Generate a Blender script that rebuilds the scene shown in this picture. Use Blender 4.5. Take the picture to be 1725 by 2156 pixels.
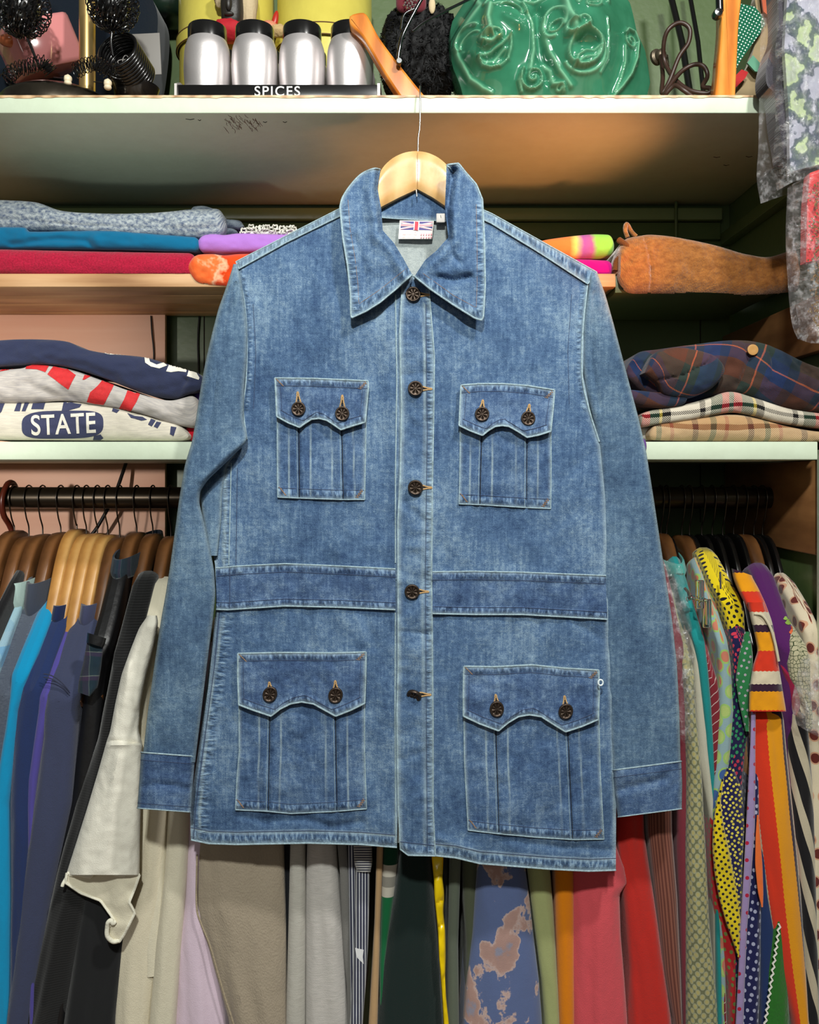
import bpy, bmesh, math, random
import numpy as np
from mathutils import Vector, Matrix
from mathutils.bvhtree import BVHTree
random.seed(7)
rng = np.random.default_rng(7)
PI = math.pi
for o in list(bpy.data.objects): bpy.data.objects.remove(o)
SC = bpy.context.scene
COL = SC.collection
# ------------------------------------------------------------ camera
ZC = 1.45            # eye height above the floor
F = 1869.0           # focal length in pixels of the 1725 x 2156 frame
HOR = 1000.0         # row of the horizon
cam = bpy.data.cameras.new('camera'); cam_o = bpy.data.objects.new('camera', cam); COL.objects.link(cam_o)
cam_o.location = (0, 0, ZC); cam_o.rotation_euler = (PI/2, 0, 0)
cam.sensor_fit = 'VERTICAL'; cam.sensor_height = 36.0; cam.lens = 36.0*F/2156.0
cam.shift_y = -(1078.0-HOR)/2156.0; cam.clip_start = 0.02
SC.camera = cam_o
# ------------------------------------------------------------ light
W = bpy.data.worlds.new('world'); SC.world = W; W.use_nodes = True
bg = W.node_tree.nodes['Background']; bg.inputs[0].default_value = (0.93, 1.0, 0.93, 1); bg.inputs[1].default_value = 0.075
def area(name, loc, target, size, power, col, sy=None):
    l = bpy.data.lights.new(name, 'AREA'); l.energy = power; l.color = col; l.size = size
    if sy: l.shape = 'RECTANGLE'; l.size_y = sy
    o = bpy.data.objects.new(name, l); COL.objects.link(o); o.location = loc
    d = Vector(target)-Vector(loc); o.rotation_euler = d.to_track_quat('-Z', 'Y').to_euler()
    return o
area('ceiling_lamp_key', (0.55, 0.28, ZC+1.25), (0, 1.35, ZC+0.05), 0.12, 20, (1.0, 0.985, 0.94))
area('ceiling_lamp_room', (-0.05, -0.75, ZC+1.2), (-0.05, 1.4, ZC-0.4), 0.11, 52, (0.97, 1.0, 0.94))
area('ceiling_lamp_far', (-0.7, -1.6, ZC+0.5), (0.0, 1.5, ZC-0.3), 0.8, 5.5, (1.0, 0.99, 0.95))
def spot(name, loc, target, power, col, ang, r=.03):
    l = bpy.data.lights.new(name, 'SPOT'); l.energy = power; l.color = col; l.spot_size = ang; l.spot_blend = 1.0; l.shadow_soft_size = r
    o = bpy.data.objects.new(name, l); COL.objects.link(o); o.location = loc; o.rotation_euler = (Vector(target)-Vector(loc)).to_track_quat('-Z', 'Y').to_euler()
spot('warm_bounce_fill', (0.60, 1.18, ZC+0.12), (0.14, 1.58, ZC+0.56), 17, (1.0, 0.34, 0.11), .85)  # added spot standing in for orange bounce on the top shelf underside
spot('board_fill_spot', (-1.15, -0.5, ZC+0.10), (-0.80, 1.80, ZC+0.06), 120, (1.0, 0.95, 0.88), .42)  # added low spot to brighten the salmon board, not a known lamp
spot('cool_underside_fill', (-0.55, 1.0, ZC+0.10), (-0.35, 1.52, ZC+0.56), 4, (0.95, 1.0, 0.9), 1.3)  # added cool spot filling the left part of the shelf underside
SC.view_settings.view_transform = 'Standard'; SC.view_settings.look = 'None'
SC.view_settings.exposure = 0.0; SC.view_settings.gamma = 1.0; SC.view_settings.use_curve_mapping = False

# ------------------------------------------------------------ helpers
def P(x, y, Y): return ((x-862.5)*Y/F, Y, ZC+(HOR-y)*Y/F)
def PA(x, y, Y):
    x = np.asarray(x, float); y = np.asarray(y, float); Y = np.broadcast_to(np.asarray(Y, float), x.shape)
    return np.stack([(x-862.5)*Y/F, Y, ZC+(HOR-y)*Y/F], -1)
def X_(x, Y): return (x-862.5)*Y/F
def Z_(y, Y): return ZC+(HOR-y)*Y/F
def S(c):   # sRGB 0-255 -> linear
    r = []
    for v in c[:3]:
        v = v/255.0; r.append(v/12.92 if v <= .04045 else ((v+.055)/1.055)**2.4)
    return (r[0], r[1], r[2], 1.0)
_tab = rng.random((256, 256))
def vnoise(x, y):
    x = np.asarray(x, float); y = np.asarray(y, float)
    xi = np.floor(x).astype(int); yi = np.floor(y).astype(int); fx = x-xi; fy = y-yi
    fx = fx*fx*(3-2*fx); fy = fy*fy*(3-2*fy)
    a = _tab[xi % 256, yi % 256]; b = _tab[(xi+1) % 256, yi % 256]; c = _tab[xi % 256, (yi+1) % 256]; d = _tab[(xi+1) % 256, (yi+1) % 256]
    return (a*(1-fx)+b*fx)*(1-fy)+(c*(1-fx)+d*fx)*fy-.5
def fbm(x, y, o=3):
    s = 0; a = 1
    for k in range(o): s = s+a*vnoise(x*2**k+17.3*k, y*2**k+9.1*k); a *= .5
    return s
def rs(pts, n):
    p = np.array(pts, float); d = np.r_[0, np.cumsum(np.linalg.norm(np.diff(p, axis=0), axis=1))]
    if d[-1] == 0: return np.repeat(p[:1], n, 0)
    t = np.linspace(0, d[-1], n)
    return np.stack([np.interp(t, d, p[:, k]) for k in range(p.shape[1])], 1)
def cr(pts, n, closed=False):
    p = np.array(pts, float)
    if len(p) < 3: return rs(p, n)
    q = np.vstack([p[-1], p, p[0], p[1]]) if closed else np.vstack([2*p[0]-p[1], p, 2*p[-1]-p[-2]])
    out = []
    for i in range(1, len(q)-2):
        t = np.linspace(0, 1, 12, endpoint=False)[:, None]
        a, b, c, d = q[i-1], q[i], q[i+1], q[i+2]
        out.append(.5*(2*b+(c-a)*t+(2*a-5*b+4*c-d)*t*t+(3*b-a-3*c+d)*t**3))
    out = np.vstack(out+[q[-2][None]])
    return rs(out, n)
def dist(px, py, poly):
    poly = np.array(poly, float); d = np.full(px.shape, 1e9)
    for a, b in zip(poly[:-1], poly[1:]):
        ab = b-a; L = (ab**2).sum()+1e-9
        t = np.clip(((px-a[0])*ab[0]+(py-a[1])*ab[1])/L, 0, 1)
        d = np.minimum(d, np.hypot(px-a[0]-t*ab[0], py-a[1]-t*ab[1]))
    return d
class M:
    """collects geometry for one object; several materials allowed"""
    def __init__(s): s.v = []; s.f = []; s.mi = []; s.uv = []; s.n = 0; s.mats = []; s.at = {}; s.flat = []
    def mat(s, m):
        if m not in s.mats: s.mats.append(m)
        return s.mats.index(m)
    def add(s, v, f, m, uv=None, at=None, flat=False):
        v = np.asarray(v, float).reshape(-1, 3); k = s.mat(m); n0 = s.n
        s.v.append(v); s.uv.append(np.zeros((len(v), 2)) if uv is None else np.asarray(uv, float).reshape(-1, 2))
        for name in set(list(s.at)+list(at or {})):
            if name not in s.at: s.at[name] = np.zeros(n0)
            s.at[name] = np.r_[s.at[name], (at[name].ravel() if at and name in at else np.zeros(len(v)))]
        for q in f: s.f.append([i+n0 for i in q]); s.mi.append(k); s.flat.append(flat)
        s.n += len(v); return s
    def grid(s, V, m, uv=None, at=None, closeu=False, flip=False):
        nv, nu = V.shape[:2]; f = []
        for j in range(nv-1):
            for i in range(nu if closeu else nu-1):
                i2 = (i+1) % nu; q = [j*nu+i, (j+1)*nu+i, (j+1)*nu+i2, j*nu+i2]
                f.append(q[::-1] if flip else q)
        return s.add(V, f, m, uv, at)
    def tube(s, pts, r, m, n=8, closed=False, caps=True):
        p = np.array(pts, float); k = len(p); r = np.broadcast_to(np.array(r, float), (k,))
        if closed: t = np.roll(p, -1, 0)-np.roll(p, 1, 0)
        else: t = np.gradient(p, axis=0)
        t /= np.linalg.norm(t, axis=1)[:, None]+1e-12
        up = np.array([0, 0, 1.]) if abs(t[0][2]) < .9 else np.array([0, 1., 0])
        N = np.zeros_like(p); u = up-t[0]*(up@t[0]); u /= np.linalg.norm(u)
        for i in range(k):
            u = u-t[i]*(u@t[i]); u /= np.linalg.norm(u)+1e-12; N[i] = u
        B = np.cross(t, N); a = np.linspace(0, 2*PI, n, endpoint=False)
        V = p[:, None]+r[:, None, None]*(np.cos(a)[None, :, None]*N[:, None]+np.sin(a)[None, :, None]*B[:, None])
        f = []
        for j in range(k if closed else k-1):
            for i in range(n): j2 = (j+1) % k; f.append([j*n+i, j*n+(i+1) % n, j2*n+(i+1) % n, j2*n+i])
        if caps and not closed: f.append(list(range(n))[::-1]); f.append([(k-1)*n+i for i in range(n)])
        d = np.r_[0, np.cumsum(np.linalg.norm(np.diff(p, axis=0), axis=1))]
        uv = np.stack([np.broadcast_to(a[None]*r.mean(), (k, n)), np.broadcast_to(d[:, None], (k, n))], -1)
        return s.add(V, f, m, uv)
    def lathe(s, prof, c, m, n=40, ax='z', R=None):
        pr = np.array(prof, float); a = np.linspace(0, 2*PI, n, endpoint=False)
        V = np.stack([pr[:, :1]*np.cos(a), pr[:, :1]*np.sin(a), np.broadcast_to(pr[:, 1:], (len(pr), n))], -1)
        if ax == 'y': V = V[..., [0, 2, 1]]*np.array([1, -1, 1])
        if R is not None: V = V@np.array(R.to_3x3()).T
        V = V+np.array(c)
        f = []; k = len(pr)
        for j in range(k-1):
            for i in range(n): f.append([j*n+i, j*n+(i+1) % n, (j+1)*n+(i+1) % n, (j+1)*n+i])
        L = np.r_[0, np.cumsum(np.hypot(*np.diff(pr, axis=0).T))]
        uv = np.stack([np.broadcast_to(a*pr[:, 0].max(), (k, n)), np.broadcast_to(L[:, None], (k, n))], -1)
        return s.add(V, f, m, uv)
    def box(s, lo, hi, m, b=.002, R=None, c=None):
        bm = bmesh.new(); bmesh.ops.create_cube(bm, size=1)
        lo = Vector(lo); hi = Vector(hi); d = hi-lo; ce = (lo+hi)/2
        for v in bm.verts: v.co = Vector((v.co.x*d.x, v.co.y*d.y, v.co.z*d.z))
        if b: bmesh.ops.bevel(bm, geom=bm.edges[:], offset=b, segments=2, affect='EDGES', profile=.5)
        bm.verts.ensure_lookup_table()
        if R is not None: bm.transform(R.to_4x4())
        V = np.array([v.co+ce for v in bm.verts]); fs = [[v.index for v in f.verts] for f in bm.faces]
        bm.free(); uv = np.stack([V[:, 0]+V[:, 1], V[:, 2]+V[:, 1]*.7], -1)
        return s.add(V, fs, m, uv, flat=(b == 0))
    def build(s, name, parent=None, smooth=True):
        org = np.array(parent['_o']) if parent is not None and '_o' in parent else np.zeros(3)
        V = np.vstack(s.v)
        if parent is None: org = np.array([V[:, 0].mean(), V[:, 1].mean(), V[:, 2].min()])
        me = bpy.data.meshes.new(name); me.from_pydata((V-org).tolist(), [], s.f)
        for m in s.mats: me.materials.append(m)
        me.polygons.foreach_set('material_index', s.mi)
        me.polygons.foreach_set('use_smooth', [smooth and not x for x in s.flat])
        uvl = me.uv_layers.new(name='UVMap'); li = np.zeros(len(me.loops), int); me.loops.foreach_get('vertex_index', li)
        uvl.data.foreach_set('uv', np.vstack(s.uv)[li].ravel())
        for k, a in s.at.items():
            t = me.attributes.new(k, 'FLOAT', 'POINT'); t.data.foreach_set('value', a.astype(float))
        me.validate(); me.update()
        o = bpy.data.objects.new(name, me); COL.objects.link(o); o['_o'] = [float(x) for x in org]
        if parent is None: o.location = org
        else: o.parent = parent
        if smooth:
            try: me.set_sharp_from_angle(angle=math.radians(50))
            except Exception: pass
        return o
def thing(name, loc, label, cat, group=None):
    o = bpy.data.objects.new(name, None); COL.objects.link(o); o.location = loc; o['_o'] = [float(x) for x in loc]
    return tag(o, label, cat, group)
def tag(o, label=None, cat=None, group=None, kind=None):
    if label: o['label'] = label
    if cat: o['category'] = cat
    if group: o['group'] = group
    if kind: o['kind'] = kind
    return o
def coons(T, B, L, R, nu, nv, sm=''):
    T = list(T); B = list(B); L = [T[0]]+list(L)+[B[0]]; R = [T[-1]]+list(R)+[B[-1]]
    g = lambda c, n, k: (cr if k in sm else rs)(c, n)
    t = g(T, nu, 'T'); b = g(B, nu, 'B'); l = g(L, nv, 'L'); r = g(R, nv, 'R')
    u = np.linspace(0, 1, nu)[None, :, None]; v = np.linspace(0, 1, nv)[:, None, None]
    return ((1-v)*t[None]+v*b[None]+(1-u)*l[:, None]+u*r[:, None]
            - ((1-u)*(1-v)*t[0]+u*(1-v)*t[-1]+(1-u)*v*b[0]+u*v*b[-1]))
def border(G):
    return np.vstack([G[0], G[1:, -1], G[-1, ::-1][1:], G[::-1, 0][1:-1]])
def panel(mb, T, B, L, R, depth, m, step=5, th=.003, sm='', edge=None, er=.0011, pucks=(), wear=(), ew=6, esides='TBLR'):
    """cloth panel traced as a four sided patch; depth(x,y)->Y; skirt of thickness th; worn edge roll"""
    nu = max(3, int(np.linalg.norm(np.array(T[0])-np.array(T[-1]))/step)); 
    nv = max(3, int(max(np.linalg.norm(np.array(T[0])-np.array(B[0])), np.linalg.norm(np.array(T[-1])-np.array(B[-1])))/step))
    G = coons(T, B, L, R, nu, nv, sm); x, y = G[..., 0], G[..., 1]
    Y = depth(x, y); pk = np.zeros(x.shape); we = np.zeros(x.shape)
    pdv = np.zeros(x.shape)
    for pl, w in pucks:
        q = np.clip(1.25-dist(x, y, pl)/w, 0, 1); a_ = np.array(pl[-1], float)-np.array(pl[0], float); pdv = np.where(q > pk, 1.0 if abs(a_[1]) > abs(a_[0]) else 0.0, pdv); pk = np.maximum(pk, q)
    for pl, w in wear: we = np.maximum(we, np.exp(-(dist(x, y, pl)/w)**2))
    sides = {'T': G[0], 'B': G[-1], 'L': G[:, 0], 'R': G[:, -1]}
    if ew:
        for k in esides: we = np.maximum(we, .8*np.exp(-(dist(x, y, sides[k][::2] if len(sides[k]) > 6 else sides[k])/ew)**2))
    Y = Y-pk*.0016*np.where(pdv > .5, vnoise(x/18.0, y/6.0), vnoise(x/6.0, y/18.0))
    mb.grid(PA(x, y, Y), m, np.stack([x, -y], -1)/1000., {'wear': we, 'puck': pk, 'pdir': pdv}, flip=False)
    bx = border(G); by = np.concatenate([Y[0], Y[1:, -1], Y[-1, ::-1][1:], Y[::-1, 0][1:-1]])
    th_ = th(bx[:, 0], bx[:, 1])-by if callable(th) else th
    A = PA(bx[:, 0], bx[:, 1], by); Bk = A+np.stack([0*by, 0*by+th_, 0*by], -1)
    k = len(A); f = [[i, (i+1) % k, (i+1) % k+k, i+k] for i in range(k)]
    mb.add(np.vstack([A, Bk]), f, m, np.vstack([bx*[1, -1], bx*[1, -1]])/1000., {'wear': np.full(2*k, .35)})
    if edge is not None:
        for q in esides:
            e = sides[q]; ey = {'T': Y[0], 'B': Y[-1], 'L': Y[:, 0], 'R': Y[:, -1]}[q]
            mb.tube(PA(e[:, 0], e[:, 1], ey-.0002), er, edge, 6)
    return G
def polytube(mb, pts, depth, r, m, off=.0006, step=6, n=6, sm=False):
    L = np.linalg.norm(np.diff(np.array(pts, float), axis=0), axis=1).sum(); k = max(3, int(L/step))
    e = (cr if sm else rs)(pts, k); Y = depth(e[:, 0], e[:, 1])-off
    mb.tube(PA(e[:, 0], e[:, 1], Y), r, m, n)

# ------------------------------------------------------------ materials
def newmat(name):
    m = bpy.data.materials.new(name); m.use_nodes = True; nt = m.node_tree
    return m, nt, nt.nodes['Principled BSDF']
class NT:
    def __init__(s, nt): s.nt = nt
    def n(s, t, ins=None, **pr):
        x = s.nt.nodes.new('ShaderNode'+t)
        for k, v in pr.items(): setattr(x, k, v)
        for k, v in (ins or {}).items(): s.set(x.inputs[k], v)
        return x
    def set(s, inp, v):
        if isinstance(v, bpy.types.NodeSocket): s.nt.links.new(v, inp)
        elif isinstance(v, bpy.types.Node): s.nt.links.new(v.outputs[0], inp)
        else: inp.default_value = v
    def math(s, op, a, b=0.0, c=0.0, clamp=False):
        return s.n('Math', {0: a, 1: b, 2: c}, operation=op, use_clamp=clamp).outputs[0]
    def mix(s, f, a, b, mode='MIX'):
        x = s.nt.nodes.new('ShaderNodeMix'); x.data_type = 'RGBA'; x.blend_type = mode
        s.set(x.inputs[0], f); s.set(x.inputs[6], a); s.set(x.inputs[7], b); return x.outputs[2]
    def uv(s, sx=1, sy=1, rot=0, off=(0, 0)):
        u = s.n('UVMap'); mp = s.n('Mapping', {'Vector': u.outputs[0]}); mp.inputs['Scale'].default_value = (sx, sy, 1)
        mp.inputs['Rotation'].default_value = (0, 0, rot); mp.inputs['Location'].default_value = (off[0], off[1], 0)
        return mp.outputs[0]
    def noise(s, vec, scale=1, detail=3, rough=.5):
        return s.n('TexNoise', {'Vector': vec, 'Scale': scale, 'Detail': detail, 'Roughness': rough}).outputs[0]
    def ramp(s, f, stops, mode='LINEAR'):
        r = s.n('ValToRGB', {0: f}); cr_ = r.color_ramp; cr_.interpolation = mode
        while len(cr_.elements) < len(stops): cr_.elements.new(.5)
        for e, (p, c) in zip(cr_.elements, stops): e.position = p; e.color = c if len(c) == 4 else (*c, 1)
        return r.outputs[0]
    def bump(s, bs, h, st=.3, d=.001):
        b = s.n('Bump', {'Height': h, 'Strength': st, 'Distance': d}); s.set(bs.inputs['Normal'], b.outputs[0]); return b
    def sep(s, vec):
        x = s.n('SeparateXYZ', {0: vec}); return x.outputs[0], x.outputs[1]
_mc = {}
def plain(name, col, rough=.5, metal=0, bump=0, bs=60, var=0, coat=0, spec=.5, obj=True):
    if name in _mc: return _mc[name]
    m, nt, b = newmat(name); n = NT(nt)
    b.inputs['Base Color'].default_value = col; b.inputs['Roughness'].default_value = rough; b.inputs['Metallic'].default_value = metal
    b.inputs['Coat Weight'].default_value = coat; b.inputs['Specular IOR Level'].default_value = spec
    tc = n.n('TexCoord').outputs['Object']
    if var or bump:
        h = n.noise(tc, bs, 4)
        if var: 
            c2 = tuple(v*(1-var) for v in col[:3])+(1,); n.set(b.inputs['Base Color'], n.mix(n.ramp(n.noise(tc, bs*.3, 4, .6), [(.35, (0, 0, 0)), (.65, (1, 1, 1))]), col, c2))
        if bump: n.bump(b, h, bump, .002)
    _mc[name] = m; return m
def cloth_finish(n, b, col, weave=1400, bump=.25, rough=.92, fuzz=.25, tw=True):
    """adds slow mottling, weave grain and nap to a base colour socket/colour"""
    mo = n.noise(n.uv(9, 9), 1, 4, .6); gr = n.noise(n.uv(weave, weave*.55), 1, 2)
    c = n.mix(n.math('MULTIPLY', mo, .5), col, n.mix(1.0, col, (.74, .74, .76, 1), 'MULTIPLY'))
    c = n.mix(n.math('MULTIPLY', gr, .55), c, n.mix(1.0, c, (.74, .74, .74, 1), 'MULTIPLY'))
    n.set(b.inputs['Base Color'], c); b.inputs['Roughness'].default_value = rough
    b.inputs['Specular IOR Level'].default_value = .15
    b.inputs['Sheen Weight'].default_value = fuzz; b.inputs['Sheen Roughness'].default_value = .5
    n.bump(b, n.math('ADD', gr, n.math('MULTIPLY', n.noise(n.uv(110, 60), 1, 4), 1.2)), bump, .0026)
def fab(name, rgb, weave=1400, bump=.3, rough=.92, fuzz=.2, streak=None):
    if name in _mc: return _mc[name]
    m, nt, b = newmat(name); n = NT(nt); c = S(rgb)
    if streak:
        c = n.mix(n.ramp(n.noise(n.uv(*streak[1]), 1, 3, .6), [(.35, (0, 0, 0)), (.68, (1, 1, 1))]), c, S(streak[0]))
    cloth_finish(n, b, c, weave, bump, rough, fuzz); _mc[name] = m; return m
def dotmat(name, bg_, fgs, sp=.012, r=.3, rot=.78, rnd=.12, ring=None):
    m, nt, b = newmat(name); n = NT(nt); uv = n.uv(1/sp, 1/sp, rot)
    v = n.n('TexVoronoi', {'Vector': uv, 'Scale': 1.0, 'Randomness': rnd}, voronoi_dimensions='2D')
    msk = n.math('LESS_THAN', v.outputs['Distance'], r); c = S(fgs[0])
    if len(fgs) > 1:
        yy = n.sep(n.uv(1, 1))[1]; ns = n.noise(n.uv(30, 4), 1, 1)
        st = [(i/len(fgs), S(q)) for i, q in enumerate(fgs)]
        c = n.ramp(n.math('FRACT', n.math('ADD', n.math('MULTIPLY', yy, 2.2), n.math('MULTIPLY', ns, .6))), st, 'CONSTANT')
    base = S(bg_)
    if ring:
        m2 = n.math('LESS_THAN', v.outputs['Distance'], r*ring[1]); base = n.mix(m2, base, S(ring[0]))
    cloth_finish(n, b, n.mix(msk, base, c), 900, .15); return m
def bandmat(name, stops, period, axis='u', rot=0, zig=0, zp=.01, twill=False, off=0, distort=0):
    """repeating bands; zig adds a rickrack edge; distort wobbles (tie dye)"""
    m, nt, b = newmat(name); n = NT(nt); u, v = n.sep(n.uv(1, 1, rot)); a, o = (u, v) if axis == 'u' else (v, u)
    if zig: a = n.math('ADD', a, n.math('MULTIPLY', n.math('PINGPONG', n.math('MULTIPLY', o, 1/zp), 1.0), zig))
    if distort: a = n.math('ADD', a, n.math('MULTIPLY', n.noise(n.uv(28, 28), 1, 3, .6), distort))
    f = n.math('FRACT', n.math('ADD', n.math('MULTIPLY', a, 1/period), off))
    c = n.ramp(f, [(p, S(q)) for p, q in stops], 'LINEAR' if distort else 'CONSTANT')
    cloth_finish(n, b, c, 1100, .2); return m
def plaid(name, us, vs, pu, pv, tw=.0022, rot=0):
    m, nt, b = newmat(name); n = NT(nt); u, v = n.sep(n.uv(1, 1, rot)); wob = n.math('MULTIPLY', n.noise(n.uv(12, 12), 1, 2), .012)
    fu = n.math('FRACT', n.math('MULTIPLY', n.math('ADD', u, wob), 1/pu)); fv = n.math('FRACT', n.math('MULTIPLY', n.math('ADD', v, wob), 1/pv))
    cu = n.ramp(fu, [(p, S(q)) for p, q in us], 'CONSTANT'); cv = n.ramp(fv, [(p, S(q)) for p, q in vs], 'CONSTANT')
    t = n.math('FRACT', n.math('MULTIPLY', n.math('ADD', u, v), 1/tw)); t = n.math('GREATER_THAN', t, .5)
    cloth_finish(n, b, n.mix(t, cu, cv), 1100, .3, fuzz=.1); return m
def denim(name, dark, mid, light, slub=1.0, worn=(186, 205, 208), mott=7):
    m, nt, b = newmat(name); n = NT(nt)
    big = n.noise(n.uv(mott, mott*.8), 1, 6, .68); sl = n.noise(n.uv(210, 14), 1, 3, .65); sl2 = n.noise(n.uv(70, 8), 1, 3, .6)
    fn = n.noise(n.uv(520, 420), 1, 3, .75); md = n.noise(n.uv(95, 85), 1, 5, .75); cx_ = n.noise(n.uv(24, 260), 1, 2, .6)
    pa = n.n('Attribute', attribute_name='puck').outputs['Fac']; wa = n.n('Attribute', attribute_name='wear').outputs['Fac']; pd_ = n.n('Attribute', attribute_name='pdir').outputs['Fac']
    f = n.math('ADD', n.math('MULTIPLY', big, .75), n.math('MULTIPLY', sl, .30*slub))
    f = n.math('ADD', f, n.math('MULTIPLY', sl2, .22*slub)); f = n.math('ADD', f, n.math('MULTIPLY', fn, .62)); f = n.math('ADD', f, n.math('MULTIPLY', md, .62)); f = n.math('ADD', f, n.math('MULTIPLY', cx_, .16))
    f = n.math('DIVIDE', f, .75+.30*slub+.22*slub+1.40)
    c = n.ramp(f, [(.41, S(dark)), (.5, S(mid)), (.60, S(light))])
    pn = n.n('Mix', {0: pd_, 2: n.noise(n.uv(150, 42), 1, 3, .55), 3: n.noise(n.uv(42, 150), 1, 3, .55)}).outputs[0]
    pc = n.ramp(pn, [(.38, S([v*.72 for v in dark])), (.5, S(mid)), (.62, S([min(255, v*1.14) for v in light]))])
    c = n.mix(n.math('MULTIPLY', pa, .62, clamp=True), c, pc)
    wn = n.math('MULTIPLY', wa, n.math('ADD', .35, n.noise(n.uv(130, 130), 1, 3, .6)), clamp=True)
    c = n.mix(n.math('MULTIPLY', wn, .6), c, S(worn))
    n.set(b.inputs['Base Color'], c); b.inputs['Roughness'].default_value = .9; b.inputs['Specular IOR Level'].default_value = .12
    h = n.math('ADD', n.math('MULTIPLY', fn, .6), n.math('ADD', md, n.math('MULTIPLY', n.math('MULTIPLY', pa, pn), 3.0)))
    n.bump(b, h, .7, .0024)
    return m
DEN = denim('faded_denim', (48, 70, 106), (82, 109, 143), (142, 166, 186))
DEN_S = denim('faded_denim_sleeve', (52, 73, 102), (82, 107, 134), (130, 154, 172), .9)
DEN_D = denim('faded_denim_dark', (44, 62, 98), (74, 98, 134), (128, 152, 178), .9, mott=12)
DEN_P = denim('faded_denim_pocket', (44, 64, 100), (76, 102, 138), (132, 156, 180), 1.0, mott=12)
LINING = denim('denim_reverse', (140, 150, 152), (168, 176, 176), (190, 197, 194), .5)
WORN = plain('worn_seam_edge', S((168, 192, 202)), .9, bump=.5, bs=900, var=.35)
THR = plain('faded_seam_thread', S((56, 70, 100)), .8)
THR_O = plain('orange_tack_thread', S((150, 118, 92)), .8, bump=.4, bs=1500)
HOLE_T = plain('tan_buttonhole_thread', S((196, 158, 108)), .8, bump=.6, bs=1800)
BTN = plain('dark_bronze_metal', S((74, 62, 54)), .38, .75, bump=.15, bs=1200)
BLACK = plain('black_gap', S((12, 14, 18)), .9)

# ------------------------------------------------------------ the setting
YB = 1.857; YS = 1.38
def paint(name, rgb, rough=.45, dirt=.12, bs=14):
    m, nt, b = newmat(name); n = NT(nt); tc = n.n('TexCoord').outputs['Object']
    f = n.ramp(n.noise(tc, bs, 5, .65), [(.35, (0, 0, 0)), (.7, (1, 1, 1))]); c = S(rgb)
    n.set(b.inputs['Base Color'], n.mix(n.math('MULTIPLY', f, dirt*2), c, n.mix(1.0, c, (.7, .66, .6, 1), 'MULTIPLY')))
    b.inputs['Roughness'].default_value = rough; n.bump(b, n.noise(tc, 55, 4), .25, .002); return m
GREEN = paint('green_wall_paint', (84, 104, 62), .4)
MINT = paint('pale_mint_shelf_paint', (200, 212, 190), .5, .1, 25)
def wood(name, a, bb, c3, sc=(3, 40, 40), rough=.5):
    m, nt, b = newmat(name); n = NT(nt); tc = n.n('TexCoord').outputs['Object']
    mp = n.n('Mapping', {'Vector': tc}); mp.inputs['Scale'].default_value = sc
    f = n.noise(mp.outputs[0], 1, 5, .6); f2 = n.n('TexWave', {'Vector': mp.outputs[0], 'Scale': .35, 'Distortion': 5.0, 'Detail': 3.0}).outputs['Fac']
    n.set(b.inputs['Base Color'], n.ramp(n.math('ADD', n.math('MULTIPLY', f, .7), n.math('MULTIPLY', f2, .3)), [(.3, S(a)), (.5, S(bb)), (.68, S(c3))]))
    b.inputs['Roughness'].default_value = rough; n.bump(b, f, .12, .002); return m
PINE = wood('pine_board', (150, 106, 66), (184, 140, 96), (204, 162, 118))
PINK = wood('salmon_board', (226, 168, 140), (232, 180, 152), (238, 190, 164), (1.5, 6, 25), .6)
BROWN = wood('brown_board', (120, 80, 46), (142, 98, 58), (160, 114, 70), (6, 6, 30))
def struct(name, mb): o = mb.build(name); o['kind'] = 'structure'; return o
struct('wall_back', M().box((-1.6, YB, 0), (.70, YB+.05, 2.6), GREEN, 0))
struct('wall_right', M().box((.669, YS+.02, 0), (.72, YB-.0005, 2.6), GREEN, 0))
struct('floor', M().box((-2.4, -2.2, -.05), (1.6, YB, 0), wood('floor_boards', (88, 66, 48), (110, 84, 60), (130, 100, 74), (4, 30, 4)), 0))
mb = M().box((.645, 1.40, Z_(520, YB)), (.6685, 1.84, Z_(497, YB)), GREEN, .001); struct('trim_1', mb)
mb = M(); z1 = Z_(437, YB-.03)
mb.box((-1.5, YB-.03, Z_(462, YB-.03)), (.6445, YB-.0005, z1), paint('glossy_green_trim', (128, 146, 100), .25), .002); struct('trim_2', mb)
mb = M().box((-1.5, YB-.018, Z_(508, YB)), (.6445, YB-.0005, Z_(465, YB-.03)), GREEN, .001); struct('trim_3', mb)
# post at the right end below the middle shelf
mb = M().box((.651, 1.358, 0), (.668, 1.4195, Z_(945, 1.36)), MINT, .0015); struct('trim_4', mb)
def top(name, mb, label, cat, group=None): o = mb.build(name); return tag(o, label, cat, group)
# shelves
zt = Z_(201, YS); zb = Z_(238, YS)
mb = M().box((-1.35, YS, zb), (.6685, YB-.0005, zt-.0025), MINT, .0015)
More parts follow.
